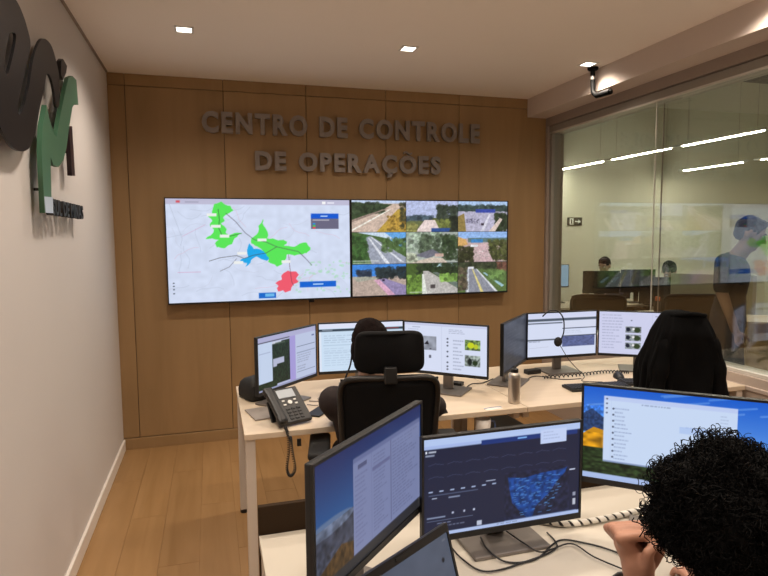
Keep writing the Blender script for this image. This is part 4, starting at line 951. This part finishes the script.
cable([(.61, 1.48, zc), (.615, 1.38, zc), (.65, 1.31, zc), (.77, 1.322, zc), (.885, 1.36, zc), (.905, 1.44, zc)], .0024, M_CABLE, 'black cable around the foot of the dashboard monitor')

# ================================================================== PEOPLE
def frame(fv, up=(0, 0, 1)):
    f = Vector(fv).normalized(); u = Vector(up); u = (u-f*u.dot(f)).normalized(); r = f.cross(u)
    return Matrix(((r.x, f.x, u.x), (r.y, f.y, u.y), (r.z, f.z, u.z)))
def head_shapes(mb, c, fv, up=(0, 0, 1), s=1.0):
    R_ = frame(fv, up); c = Vector(c)
    def L(x, y, z): return c + R_ @ (Vector((x, y, z))*s)
    mb.ell(c + R_ @ Vector((0, -.012*s, .022*s)), (.076*s, .094*s, .090*s), R_, 18, 12)
    mb.ell(L(0, .022, -.035), (.058*s, .068*s, .075*s), R_, 16, 10)
    mb.ell(L(0, .058, -.085), (.028*s, .028*s, .025*s), R_)
    mb.cap(L(0, .082, .012), .009*s, L(0, .106, -.026), .014*s, 10)
    mb.cap(L(-.022, .080, -.055), .009*s, L(.022, .080, -.055), .009*s, 8)
    mb.cap(L(-.04, .074, .026), .011*s, L(.04, .074, .026), .011*s, 8)
    for q in (-1, 1):
        mb.ell(L(q*.077, -.008, -.012), (.010*s, .019*s, .032*s), R_)
    return L, R_
def face_parts(t, L, R_, s=1.0):
    for q in (-1, 1):
        e = MB().ell(L(q*.031, .079, .006), (.012*s, .008*s, .008*s), R_).build('eye', M_WHITE, t, smooth=True)
        MB().ell(L(q*.031, .0855, .006), (.005*s, .003*s, .005*s), R_).build('pupil', M_BLK, e, smooth=True)
        MB().cap(L(q*.018, .090, .026), .004*s, L(q*.048, .080, .027), .003*s, 6).build('eyebrow', M_HAIRD, t, smooth=True)
    MB().cap(L(-.02, .0885, -.056), .0035*s, L(.02, .0885, -.056), .0035*s, 6).build('lips', mat('lips', (.35, .13, .10), .5), t, smooth=True)
def hand_shapes(mb, wrist, d, n, th, curl=(.4, .5, .35), s=1.0):
    # wrist point, palm direction d, palm normal n (direction the fingers curl to), thumb side th
    w_, d, n = Vector(wrist), Vector(d).normalized(), Vector(n); n = (n-d*n.dot(d)).normalized(); th_ = Vector(th); th_ = (th_-d*th_.dot(d)-n*th_.dot(n)).normalized()
    mb.cap(w_+d*.012*s, .026*s, w_+d*.075*s, .037*s, 12, .42, th_)
    for k, (o, Lf) in enumerate(((.030, .070), (.010, .078), (-.010, .073), (-.029, .058))):
        p_ = w_+d*.085*s+th_*o*s; a = 0.0; r0 = .0092*s
        for seg, fr_ in enumerate((.45, .32, .26)):
            a += curl[seg]; v = d*math.cos(a)+n*math.sin(a); p2 = p_+v*Lf*fr_*s; mb.cap(p_, r0, p2, r0*.9, 8); p_, r0 = p2, r0*.9
    p0 = w_+d*.025*s+th_*.026*s; p1 = p0+(d*.6+th_*.65+n*.45).normalized()*.042*s; p2 = p1+(d*.85+th_*.1+n*.5).normalized()*.032*s; p3 = p2+(d*.9-th_*.2+n*.4).normalized()*.024*s
    mb.cap(p0, .015*s, p1, .0118*s, 10); mb.cap(p1, .0118*s, p2, .0105*s, 8); mb.cap(p2, .0105*s, p3, .009*s, 8)
def limb(mb, pts, rs):
    for (a, b), (ra, rb) in zip(zip(pts[:-1], pts[1:]), zip(rs[:-1], rs[1:])): mb.cap(a, ra, b, rb, 12)
def torso(mb, pel, che, neck, side, g=0.0, s=1.0):
    mb.cap(pel, .150*s+g, Vector(pel).lerp(Vector(che), .5), .135*s+g, 16, .68, side)
    mb.cap(Vector(pel).lerp(Vector(che), .5), .135*s+g, che, .165*s+g, 16, .62, side)
    mb.cap(che, .160*s+g, Vector(che).lerp(Vector(neck), .6), .075*s+g, 16, .62, side)
def person(name, label, J, fv, up, skin, top, bottom, sleeve='short', voxel=.009, hairmat=None, hands=None, s=1.0, group=None, hair=True, face=True, lhand=None, hairlen=1.0):
    t = empty(name, (J['pel'][0], J['pel'][1], 0), 0, label, 'person', group)
    off = Vector(t.location); V = {k: Vector(v)-off for k, v in J.items()}
    side = V['shR']-V['shL']; mb = MB()
    torso(mb, V['pel'], V['che'], V['neck'], side, 0, s)
    mb.cap(V['neck']-Vector((0, 0, .03)), .058*s, V['head']+Vector((0, 0, -.05)), .052*s, 12)
    L, R_ = head_shapes(mb, V['head'], fv, up, s)
    for q in 'LR':
        limb(mb, [V['che'].lerp(V['sh'+q], .55), V['sh'+q], V['el'+q], V['wr'+q]], [.07*s, .056*s, .040*s, .027*s])
        if lhand and q == 'L': lhand(mb, V['wrL'])
        elif hands and q in hands: hand_shapes(mb, V['wr'+q], *hands[q], s=s)
        else: hand_shapes(mb, V['wr'+q], V['wr'+q]-V['el'+q], (0, 0, -1), V['pel']-V['wr'+q], s=s)
        limb(mb, [V['pel'].lerp(V['hip'+q], .8), V['hip'+q], V['kn'+q], V['an'+q]], [.09*s, .085*s, .056*s, .040*s])
        ft = Vector(fv); ft.z = 0; ft = ft.normalized()
        mb.cap(V['an'+q]+Vector((0, 0, -.03)), .040*s, V['an'+q]+ft*.15*s+Vector((0, 0, -.05)), .032*s, 10)
    remeshed(mb, 'body', skin, t, voxel, 3)
    if face: face_parts(t, L, R_, s)
    mb = MB(); torso(mb, V['pel'], V['che'], V['neck']-Vector((0, 0, .035)), side, .014, s)
    for q in 'LR':
        e = V['el'+q] if sleeve == 'short' else V['el'+q]; sh, el, wr = V['sh'+q], V['el'+q], V['wr'+q]
        limb(mb, [V['che'].lerp(sh, .5), sh, sh.lerp(el, .85)], [.085*s, .070*s, .058*s])
        if sleeve == 'long': limb(mb, [sh.lerp(el, .85), el, el.lerp(wr, .9)], [.058*s, .054*s, .040*s])
    remeshed(mb, 'shirt', top, t, voxel, 3)
    mb = MB(); mb.cap(V['pel']+Vector((0, 0, .06)), .160*s, V['pel'], .165*s, 16, .72, side)
    for q in 'LR': limb(mb, [V['pel'].lerp(V['hip'+q], .8), V['hip'+q], V['kn'+q], V['kn'+q].lerp(V['an'+q], .9)], [.105*s, .100*s, .074*s, .062*s])
    remeshed(mb, 'trousers', bottom, t, voxel, 3)
    for q in 'LR':
        mb = MB(); ft = Vector(fv); ft.z = 0; ft = ft.normalized(); a = V['an'+q]
        mb.cap(a+Vector((0, 0, -.045)), .05*s, a+ft*.16*s+Vector((0, 0, -.055)), .042*s, 12)
        mb.v = [(x_, y_, max(z_, 0.0)) for x_, y_, z_ in mb.v]; mb.build('shoe', M_BLK, t, smooth=True)
    if hair:
        mb = MB(); mb.ell(V['head']+R_ @ Vector((0, -.018*s, .036*s)), (.081*s, .095*s, .086*s), R_, 18, 12)
        mb.ell(V['head']+R_ @ Vector((0, -.050*s, .0)), (.070*s, .058*s, .072*s*hairlen), R_, 16, 10)
        mb.ell(V['head']+R_ @ Vector((0, .030*s, .088*s)), (.060*s, .045*s, .028*s), R_, 14, 8)
        h_ = remeshed(mb, 'hair', hairmat or M_HAIRB, t, .008, 2)
        dm = h_.modifiers.new('d', 'DISPLACE'); tx_ = bpy.data.textures.get('hairn') or bpy.data.textures.new('hairn', 'CLOUDS'); tx_.noise_scale = .03; dm.texture = tx_; dm.strength = .014; dm.mid_level = .5
    return t, V, L, R_, off

# operator at the back desk, seen from behind
def sit(px, py, dirv, headtop, sw=.19, hz=.50):
    d = Vector((dirv[0], dirv[1], 0)).normalized(); r = Vector((d.y, -d.x, 0)); P = Vector((px, py, 0)); Z = Vector((0, 0, 1))
    hd = headtop-.118
    return d, r, P, dict(pel=P+Z*(hz+.06), che=P+d*.02+Z*(hd-.30), neck=P+d*.045+Z*(hd-.135), head=P+d*.075+Z*hd,
        shL=P-r*sw+d*.02+Z*(hd-.235), shR=P+r*sw+d*.02+Z*(hd-.235), hipL=P-r*.09+d*.03+Z*hz, hipR=P+r*.09+d*.03+Z*hz,
        knL=P-r*.11+d*.42+Z*(hz+.01), knR=P+r*.11+d*.42+Z*(hz+.01), anL=P-r*.11+d*.40+Z*.085, anR=P+r*.11+d*.40+Z*.085)
d, r, P, J = sit(0.655, 2.450, (.20, .98), 1.235, .165)
J.update(elL=P-r*.150+d*.15+Vector((0, 0, .795)), wrL=P-r*.09+d*.36+Vector((0, 0, .775)), elR=P+r*.300+d*.10+Vector((0, 0, .82)), wrR=P+r*.20+d*.33+Vector((0, 0, .775)))
t, V, L, R_, off = person('person', 'person in dark clothing seated in the headrest chair, seen from behind', J, d, (0, 0, 1), M_SKIN2, M_MAROON, M_NAVY, 'long', .01, M_HAIRD,
    hands={'L': (d, (0, 0, -1), r), 'R': (d, (0, 0, -1), -r)}, hair=True, hairlen=1.8)
MB().ell(L(0, -.035, -.02), (.088, .078, .10), R_, 18, 12).build('long_hair', M_HAIRD, t, smooth=True)
MB().tube(spline([L(-.078, -.01, .0), L(-.088, -.02, -.08), L(-.115, -.03, -.15), L(-.13, -.02, -.22)], 8), .004, 6).build('headset_cord', M_BLK, t, smooth=True)

# curly-haired person at the front desk
HC = Vector((0.790, 0.728, 1.128))
d = Vector((.30, .95, 0)).normalized(); r = Vector((d.y, -d.x, 0)); Z = Vector((0, 0, 1)); P = Vector((.80, .60, 0))
J = dict(pel=P-d*.05+Z*.55, che=P+Z*.86, neck=P+d*.05+Z*1.01, head=HC-Z*.02, shL=P-r*.175+d*.02+Z*.925, shR=P+r*.185+d*.02+Z*.925,
    hipL=P-r*.09+Z*.50, hipR=P+r*.09+Z*.50, knL=P-r*.11+d*.38+Z*.51, knR=P+r*.11+d*.38+Z*.51, anL=P-r*.11+d*.36+Z*.085, anR=P+r*.11+d*.36+Z*.085,
    elL=Vector((.774, .960, .780)), wrL=Vector((.781, .914, .934)), elR=P+r*.30+d*.22+Z*.80, wrR=P+r*.14+d*.50+Z*.775)
camr, camu, camf = r_, u_, f_
def raised_hand(mb, w_):
    # loosely closed hand, wrist bent, fingers towards the face
    k = .00195
    def q(x_, y_, z_=0.0): return w_ + camr*(x_*k) + camu*(y_*k) + camf*z_
    mb.cap(q(0, -6), .028, q(-3, 16, .004), .029, 14); mb.cap(q(-3, 16, .004), .027, q(-14, 34, .008), .021, 14)
    mb.cap(q(-2, 18, .022), .026, q(-9, 34, .034), .021, 14); mb.cap(q(2, 16, .006), .020, q(-6, 30, .012), .017, 12)
    for n_, (dz, dy, ln, r0) in enumerate(((-.012, 0, 1.0, .0098), (.0105, 3.0, 1.06, .0100), (.032, 1.5, 1.0, .0096), (.051, -3, .86, .0086))):
        a, b, c_, e = q(-22, 42+dy, dz+.002), q(-22+33*ln, 46+dy, dz-.004), q(-22+39*ln, 30+dy, dz-.004), q(-22+34*ln, 15+dy, dz+.002)
        mb.cap(q(-8, 26, dz+.010), r0*1.45, a, r0*1.15, 10); mb.cap(a, r0*1.15, b, r0, 10); mb.cap(b, r0, c_, r0*.93, 10); mb.cap(c_, r0*.93, e, r0*.80, 10)
    mb.cap(q(4, 6, -.010), .016, q(2, 20, -.026), .0130, 10); mb.cap(q(2, 20, -.026), .0125, q(1, 32, -.031), .0108, 10); mb.cap(q(1, 32, -.031), .0105, q(10, 39, -.028), .0088, 10)
t, V, L, R_, off = person('person', 'person with dark curly hair at the front desk resting a hand against the face', J, d, (0, 0, 1), M_SKIN, M_DSHIRT, M_NAVY, 'short', .0042, None,
    hands={'R': (d, (0, 0, -1), -r)}, hair=False, lhand=raised_hand)
# curly hair: dark mass and individual curls
hc = HC-off+Vector((0, 0, .012)); mb = MB()
mb.ell(hc-d*.01+Z*.012, (.108, .114, .100), frame(d), 28, 20)
mb.ell(hc-d*.05-Z*.055, (.076, .068, .085), frame(d), 20, 14)
base = remeshed(mb, 'hair', M_HAIRB, t, .010, 2)
dm = base.modifiers.new('d', 'DISPLACE'); tx_ = bpy.data.textures.new('curlbase', 'CLOUDS'); tx_.noise_scale = .025; dm.texture = tx_; dm.strength = .035; dm.mid_level = .45
mb = MB(); rr2 = random.Random(3)
for k in range(5200):
    z_ = rr2.uniform(-.80, 1.0); a = rr2.uniform(0, 2*math.pi); q = math.sqrt(max(0, 1-z_*z_)); nv = Vector((q*math.cos(a), q*math.sin(a), z_))
    if nv.dot(d) > .55 and nv.z < .35: continue
    lump = 1+.06*math.sin(5*nv.x+1)*math.sin(6*nv.y)+.05*math.sin(9*nv.z+4*nv.x)
    rad = (rr2.uniform(.104, .130) if rr2.random() < .93 else rr2.uniform(.128, .142))*lump
    if nv.z < 0: rad *= 1+.34*nv.z
    p0 = hc-d*.012+nv*rad; ax = (nv.orthogonal()*rr2.uniform(-1, 1)+nv.cross(nv.orthogonal())*rr2.uniform(-1, 1)+nv*.35-Z*.35).normalized()
    e1 = ax.orthogonal().normalized(); e2 = ax.cross(e1); cr_ = rr2.uniform(.0035, .0085); Ln = rr2.uniform(.014, .036); tn = rr2.uniform(1.0, 2.2); ph0 = rr2.uniform(0, 6.28); m_ = 13
    pts = [p0+ax*Ln*(i/(m_-1)-.5)+(e1*math.cos(ph0+2*math.pi*tn*i/(m_-1))+e2*math.sin(ph0+2*math.pi*tn*i/(m_-1)))*cr_ for i in range(m_)]
    mb.tube(pts, [rr2.uniform(.0005, .0011)]*m_, 3)
cu_ = mb.build('curls', M_HAIRB, base, smooth=True); cu_['kind'] = 'stuff'
mb = MB()
wv = V['wrL']; av = (V['wrL']-V['elL']).normalized()
MB().tube([wv-av*.035+(av.orthogonal()*math.cos(2*math.pi*k/20)+av.cross(av.orthogonal())*math.sin(2*math.pi*k/20))*.0315 for k in range(20)], .005, 6, closed=True).build('wristband', M_BLK, t, smooth=True)

# standing man behind the glass (faces along the glass, towards the camera side)
fd = Vector((.69, -.72, 0)).normalized(); rt = Vector((fd.y, -fd.x, 0)); P = Vector((3.545, 3.345, 0))
J = dict(pel=P+Z*.96, che=P+fd*.02+Z*1.30, neck=P+fd*.045+Z*1.475, head=P+fd*.115+Z*1.600, shL=P-rt*.175+Z*1.40, shR=P+rt*.175-fd*.03+Z*1.40,
    elL=P-rt*.22+fd*.02+Z*1.12, wrL=P-rt*.20+fd*.05+Z*.90, elR=P+rt*.20-fd*.045+Z*1.20, wrR=P+rt*.17+fd*.045+Z*.935,
    hipL=P-rt*.085+Z*.90, hipR=P+rt*.085+Z*.90, knL=P-rt*.09+fd*.06+Z*.49, knR=P+rt*.09+fd*.02+Z*.49, anL=P-rt*.09+fd*.02+Z*.085, anR=P+rt*.09-fd*.06+Z*.085)
person('person', 'standing man in a dark short-sleeved shirt behind the glass looking down', J, (fd*.90-Z*.40), (0, 0, 1), M_SKIN2, M_DSHIRT, M_NAVY, 'short', .010, M_HAIRB,
    hands={'R': ((J['wrR']-J['elR'])-Z*.1, fd*.4-rt, fd), 'L': ((J['wrL']-J['elL']), rt, fd)})
# seated men in the neighbouring room
d, r, P, J = sit(5.28, 7.02, (-.85, -.50), 1.29)
J.update(elL=P-r*.24+d*.12+Z*.82, wrL=P-r*.14+d*.34+Z*.79, elR=P+r*.24+d*.12+Z*.82, wrR=P+r*.14+d*.34+Z*.79)
person('person', 'seated man with brown hair in profile behind a dark monitor beyond the glass', J, (d*.93-Z*.3), (0, 0, 1), M_SKIN2, M_PURPLE, M_NAVY, 'long', .012, M_HAIRD, hands={'L': (d, (0, 0, -1), r), 'R': (d, (0, 0, -1), -r)})
d, r, P, J = sit(5.26, 5.84, (-.60, -.80), 1.30)
J['head'] = J['head']+d*.04-Z*.02
J.update(elL=P-r*.24+d*.10+Z*.80, wrL=P-r*.12+d*.32+Z*.79, elR=P+r*.24+d*.10+Z*.80, wrR=P+r*.12+d*.32+Z*.79)
person('person', 'seated man with black hair bending over a desk beyond the glass', J, (d*.75-Z*.65), (0, 0, 1), M_SKIN2, M_DSHIRT, M_NAVY, 'long', .012, M_HAIRB, hands={'L': (d, (0, 0, -1), r), 'R': (d, (0, 0, -1), -r)})

# ================================================================== NEIGHBOURING ROOM FURNITURE
def fdesk(x0, x1, y0, y1, label):
    t = empty('office_desk', (x0, y0, 0), 0, label, 'desk', 'desks in the neighbouring room'); W_, L_ = x1-x0, y1-y0
    MB().bb(0, W_, 0, L_, .715, .74).build('tabletop', M_FDESK, t)
    for lx in (.02, W_-.07):
        for ly in (.02, L_-.07): MB().bb(lx, lx+.05, ly, ly+.05, 0, .715).build('leg', M_LEG, t)
    MB().bb(.07, W_-.07, L_/2-.01, L_/2+.01, .35, .715).build('modesty_panel', M_DIV, t)
fdesk(3.75, 5.35, 6.05, 6.65, 'pale desk of the brown-haired man beyond the glass')
fdesk(3.95, 5.45, 4.95, 5.55, 'pale desk of the black-haired man beyond the glass')
GM = 'dark monitors in the neighbouring room'
monitor(4.80, 6.48, .845, rd(-20)+math.pi*0, None, 'dark monitor in front of the brown-haired seated man', group=GM, grey=False, W=.46, Hh=.29)
monitor(5.13, 6.20, .870, rd(-20), None, 'dark monitor between the two seated men beyond the glass', group=GM, grey=False, W=.42, Hh=.29)
monitor(4.62, 5.20, .850, rd(-35), None, 'dark monitor in front of the black-haired seated man', group=GM, grey=False, W=.46, Hh=.29)
monitor(5.02, 5.10, .850, rd(-30), None, 'dark monitor right of the black-haired seated man', group=GM, grey=False, W=.42, Hh=.29)
monitor(4.17, 6.55, .935, rd(-10), Pic(40, 24, (.62, .74, .84)), 'small lit monitor beside the partition frame in the far room', group='lit monitors in the neighbouring room', grey=False, W=.36, Hh=.29)
fl_kw = dict(group='dark chairs in the neighbouring room', headrest=False, dark=M_FCHAIR, fabric=M_FCHAIR, w=.50)
chair((3.62, 4.98, 0), -0.5, 'dark brown chair directly behind the glass near the oak wall', **fl_kw)
chair((4.42, 4.72, 0), -0.4, 'dark brown chair in front of the black-haired seated man', **fl_kw)
chair((5.42, 7.17, 0), 2.1, 'dark chair of the brown-haired seated man', **fl_kw)
chair((5.38, 6.01, 0), 2.5, 'dark chair of the black-haired seated man', **fl_kw)
t = empty('oak_cabinet', (4.42, 3.52, 0), rd(-35), 'pale oak cabinet behind the standing man at the picture edge', 'cabinet')
MB().bb(-.40, .40, -.22, .22, .06, .92).build('carcass', M_OAKC, t, bevel=.003); MB().bb(-.38, .38, -.20, .20, 0, .06).build('plinth', M_DIV, t)
for s_ in (-1, 1):
    dr = MB().bb(min(0.003*s_, .395*s_), max(0.003*s_, .395*s_), -.238, -.22, .07, .91).build('door', M_OAKC, t, bevel=.002)
    MB().bb(.03*s_-.006, .03*s_+.006, -.252, -.238, .45, .60).build('handle', M_STEEL, dr)
t = empty('orange_bottle', (4.40, 5.02, .74), 0, 'dark bottle with an orange cap on the desk beyond the glass', 'bottle')
MB().lathe([(.03, 0), (.033, .005), (.033, .15), (.02, .18)], n=16).build('bottle_body', M_FCHAIR, t); MB().lathe([(.024, .178), (.024, .215), (.01, .22)], n=16).build('cap', M_ORANGE, t)
t = empty('partition_screen', (4.52, 4.46, 0), rd(40), 'slim white upright desk screen beside the standing man beyond the glass', 'desk screen')
MB().bb(-.012, .012, -.35, .35, .04, 1.22).build('screen_panel', M_FWALL, t, bevel=.003)
MB().bb(-.03, .03, -.36, -.33, .0, 1.22).build('post', M_WHITE, t); MB().bb(-.15, .15, -.36, -.33, 0, .04).build('foot', M_WHITE, t); MB().bb(-.15, .15, .33, .36, 0, .04).build('foot', M_WHITE, t)
# exit sign
t = empty('exit_sign', (5.615, DF-0.012, 1.81), 0, 'dark emergency exit sign with white door and arrow on the far wall', 'sign')
MB().bb(-.13, .13, -.008, .012, -.065, .065).build('plate', M_EXITG, t)
MB().bb(-.10, -.03, -.011, -.008, -.05, .05).build('door_symbol', M_EXITW, t)
MB().bb(.0, .07, -.011, -.008, -.009, .009).add([(.06, -.011, .03), (.06, -.011, -.03), (.105, -.011, 0), (.06, -.008, .03), (.06, -.008, -.03), (.105, -.008, 0)], [(0, 1, 2), (5, 4, 3), (0, 3, 4, 1), (1, 4, 5, 2), (2, 5, 3, 0)]).build('arrow', M_EXITW, t)
MB().ell((-.065, -.012, .03), (.009, .003, .009)).bb(-.075, -.055, -.014, -.011, -.04, .02).build('running_figure', M_EXITG, t)
# ceiling camera of the far room
t = empty('dome_camera', (7.9, 6.5, HF), 0, 'small pale dome camera hanging from the far room ceiling', 'camera')
MB().cyl((0, 0, -.75), (0, 0, 0), .012, n=8).build('drop_rod', M_WHITE, t); MB().ell((0, 0, -.80), (.07, .07, .06)).build('dome', M_WHITE, t, smooth=True)
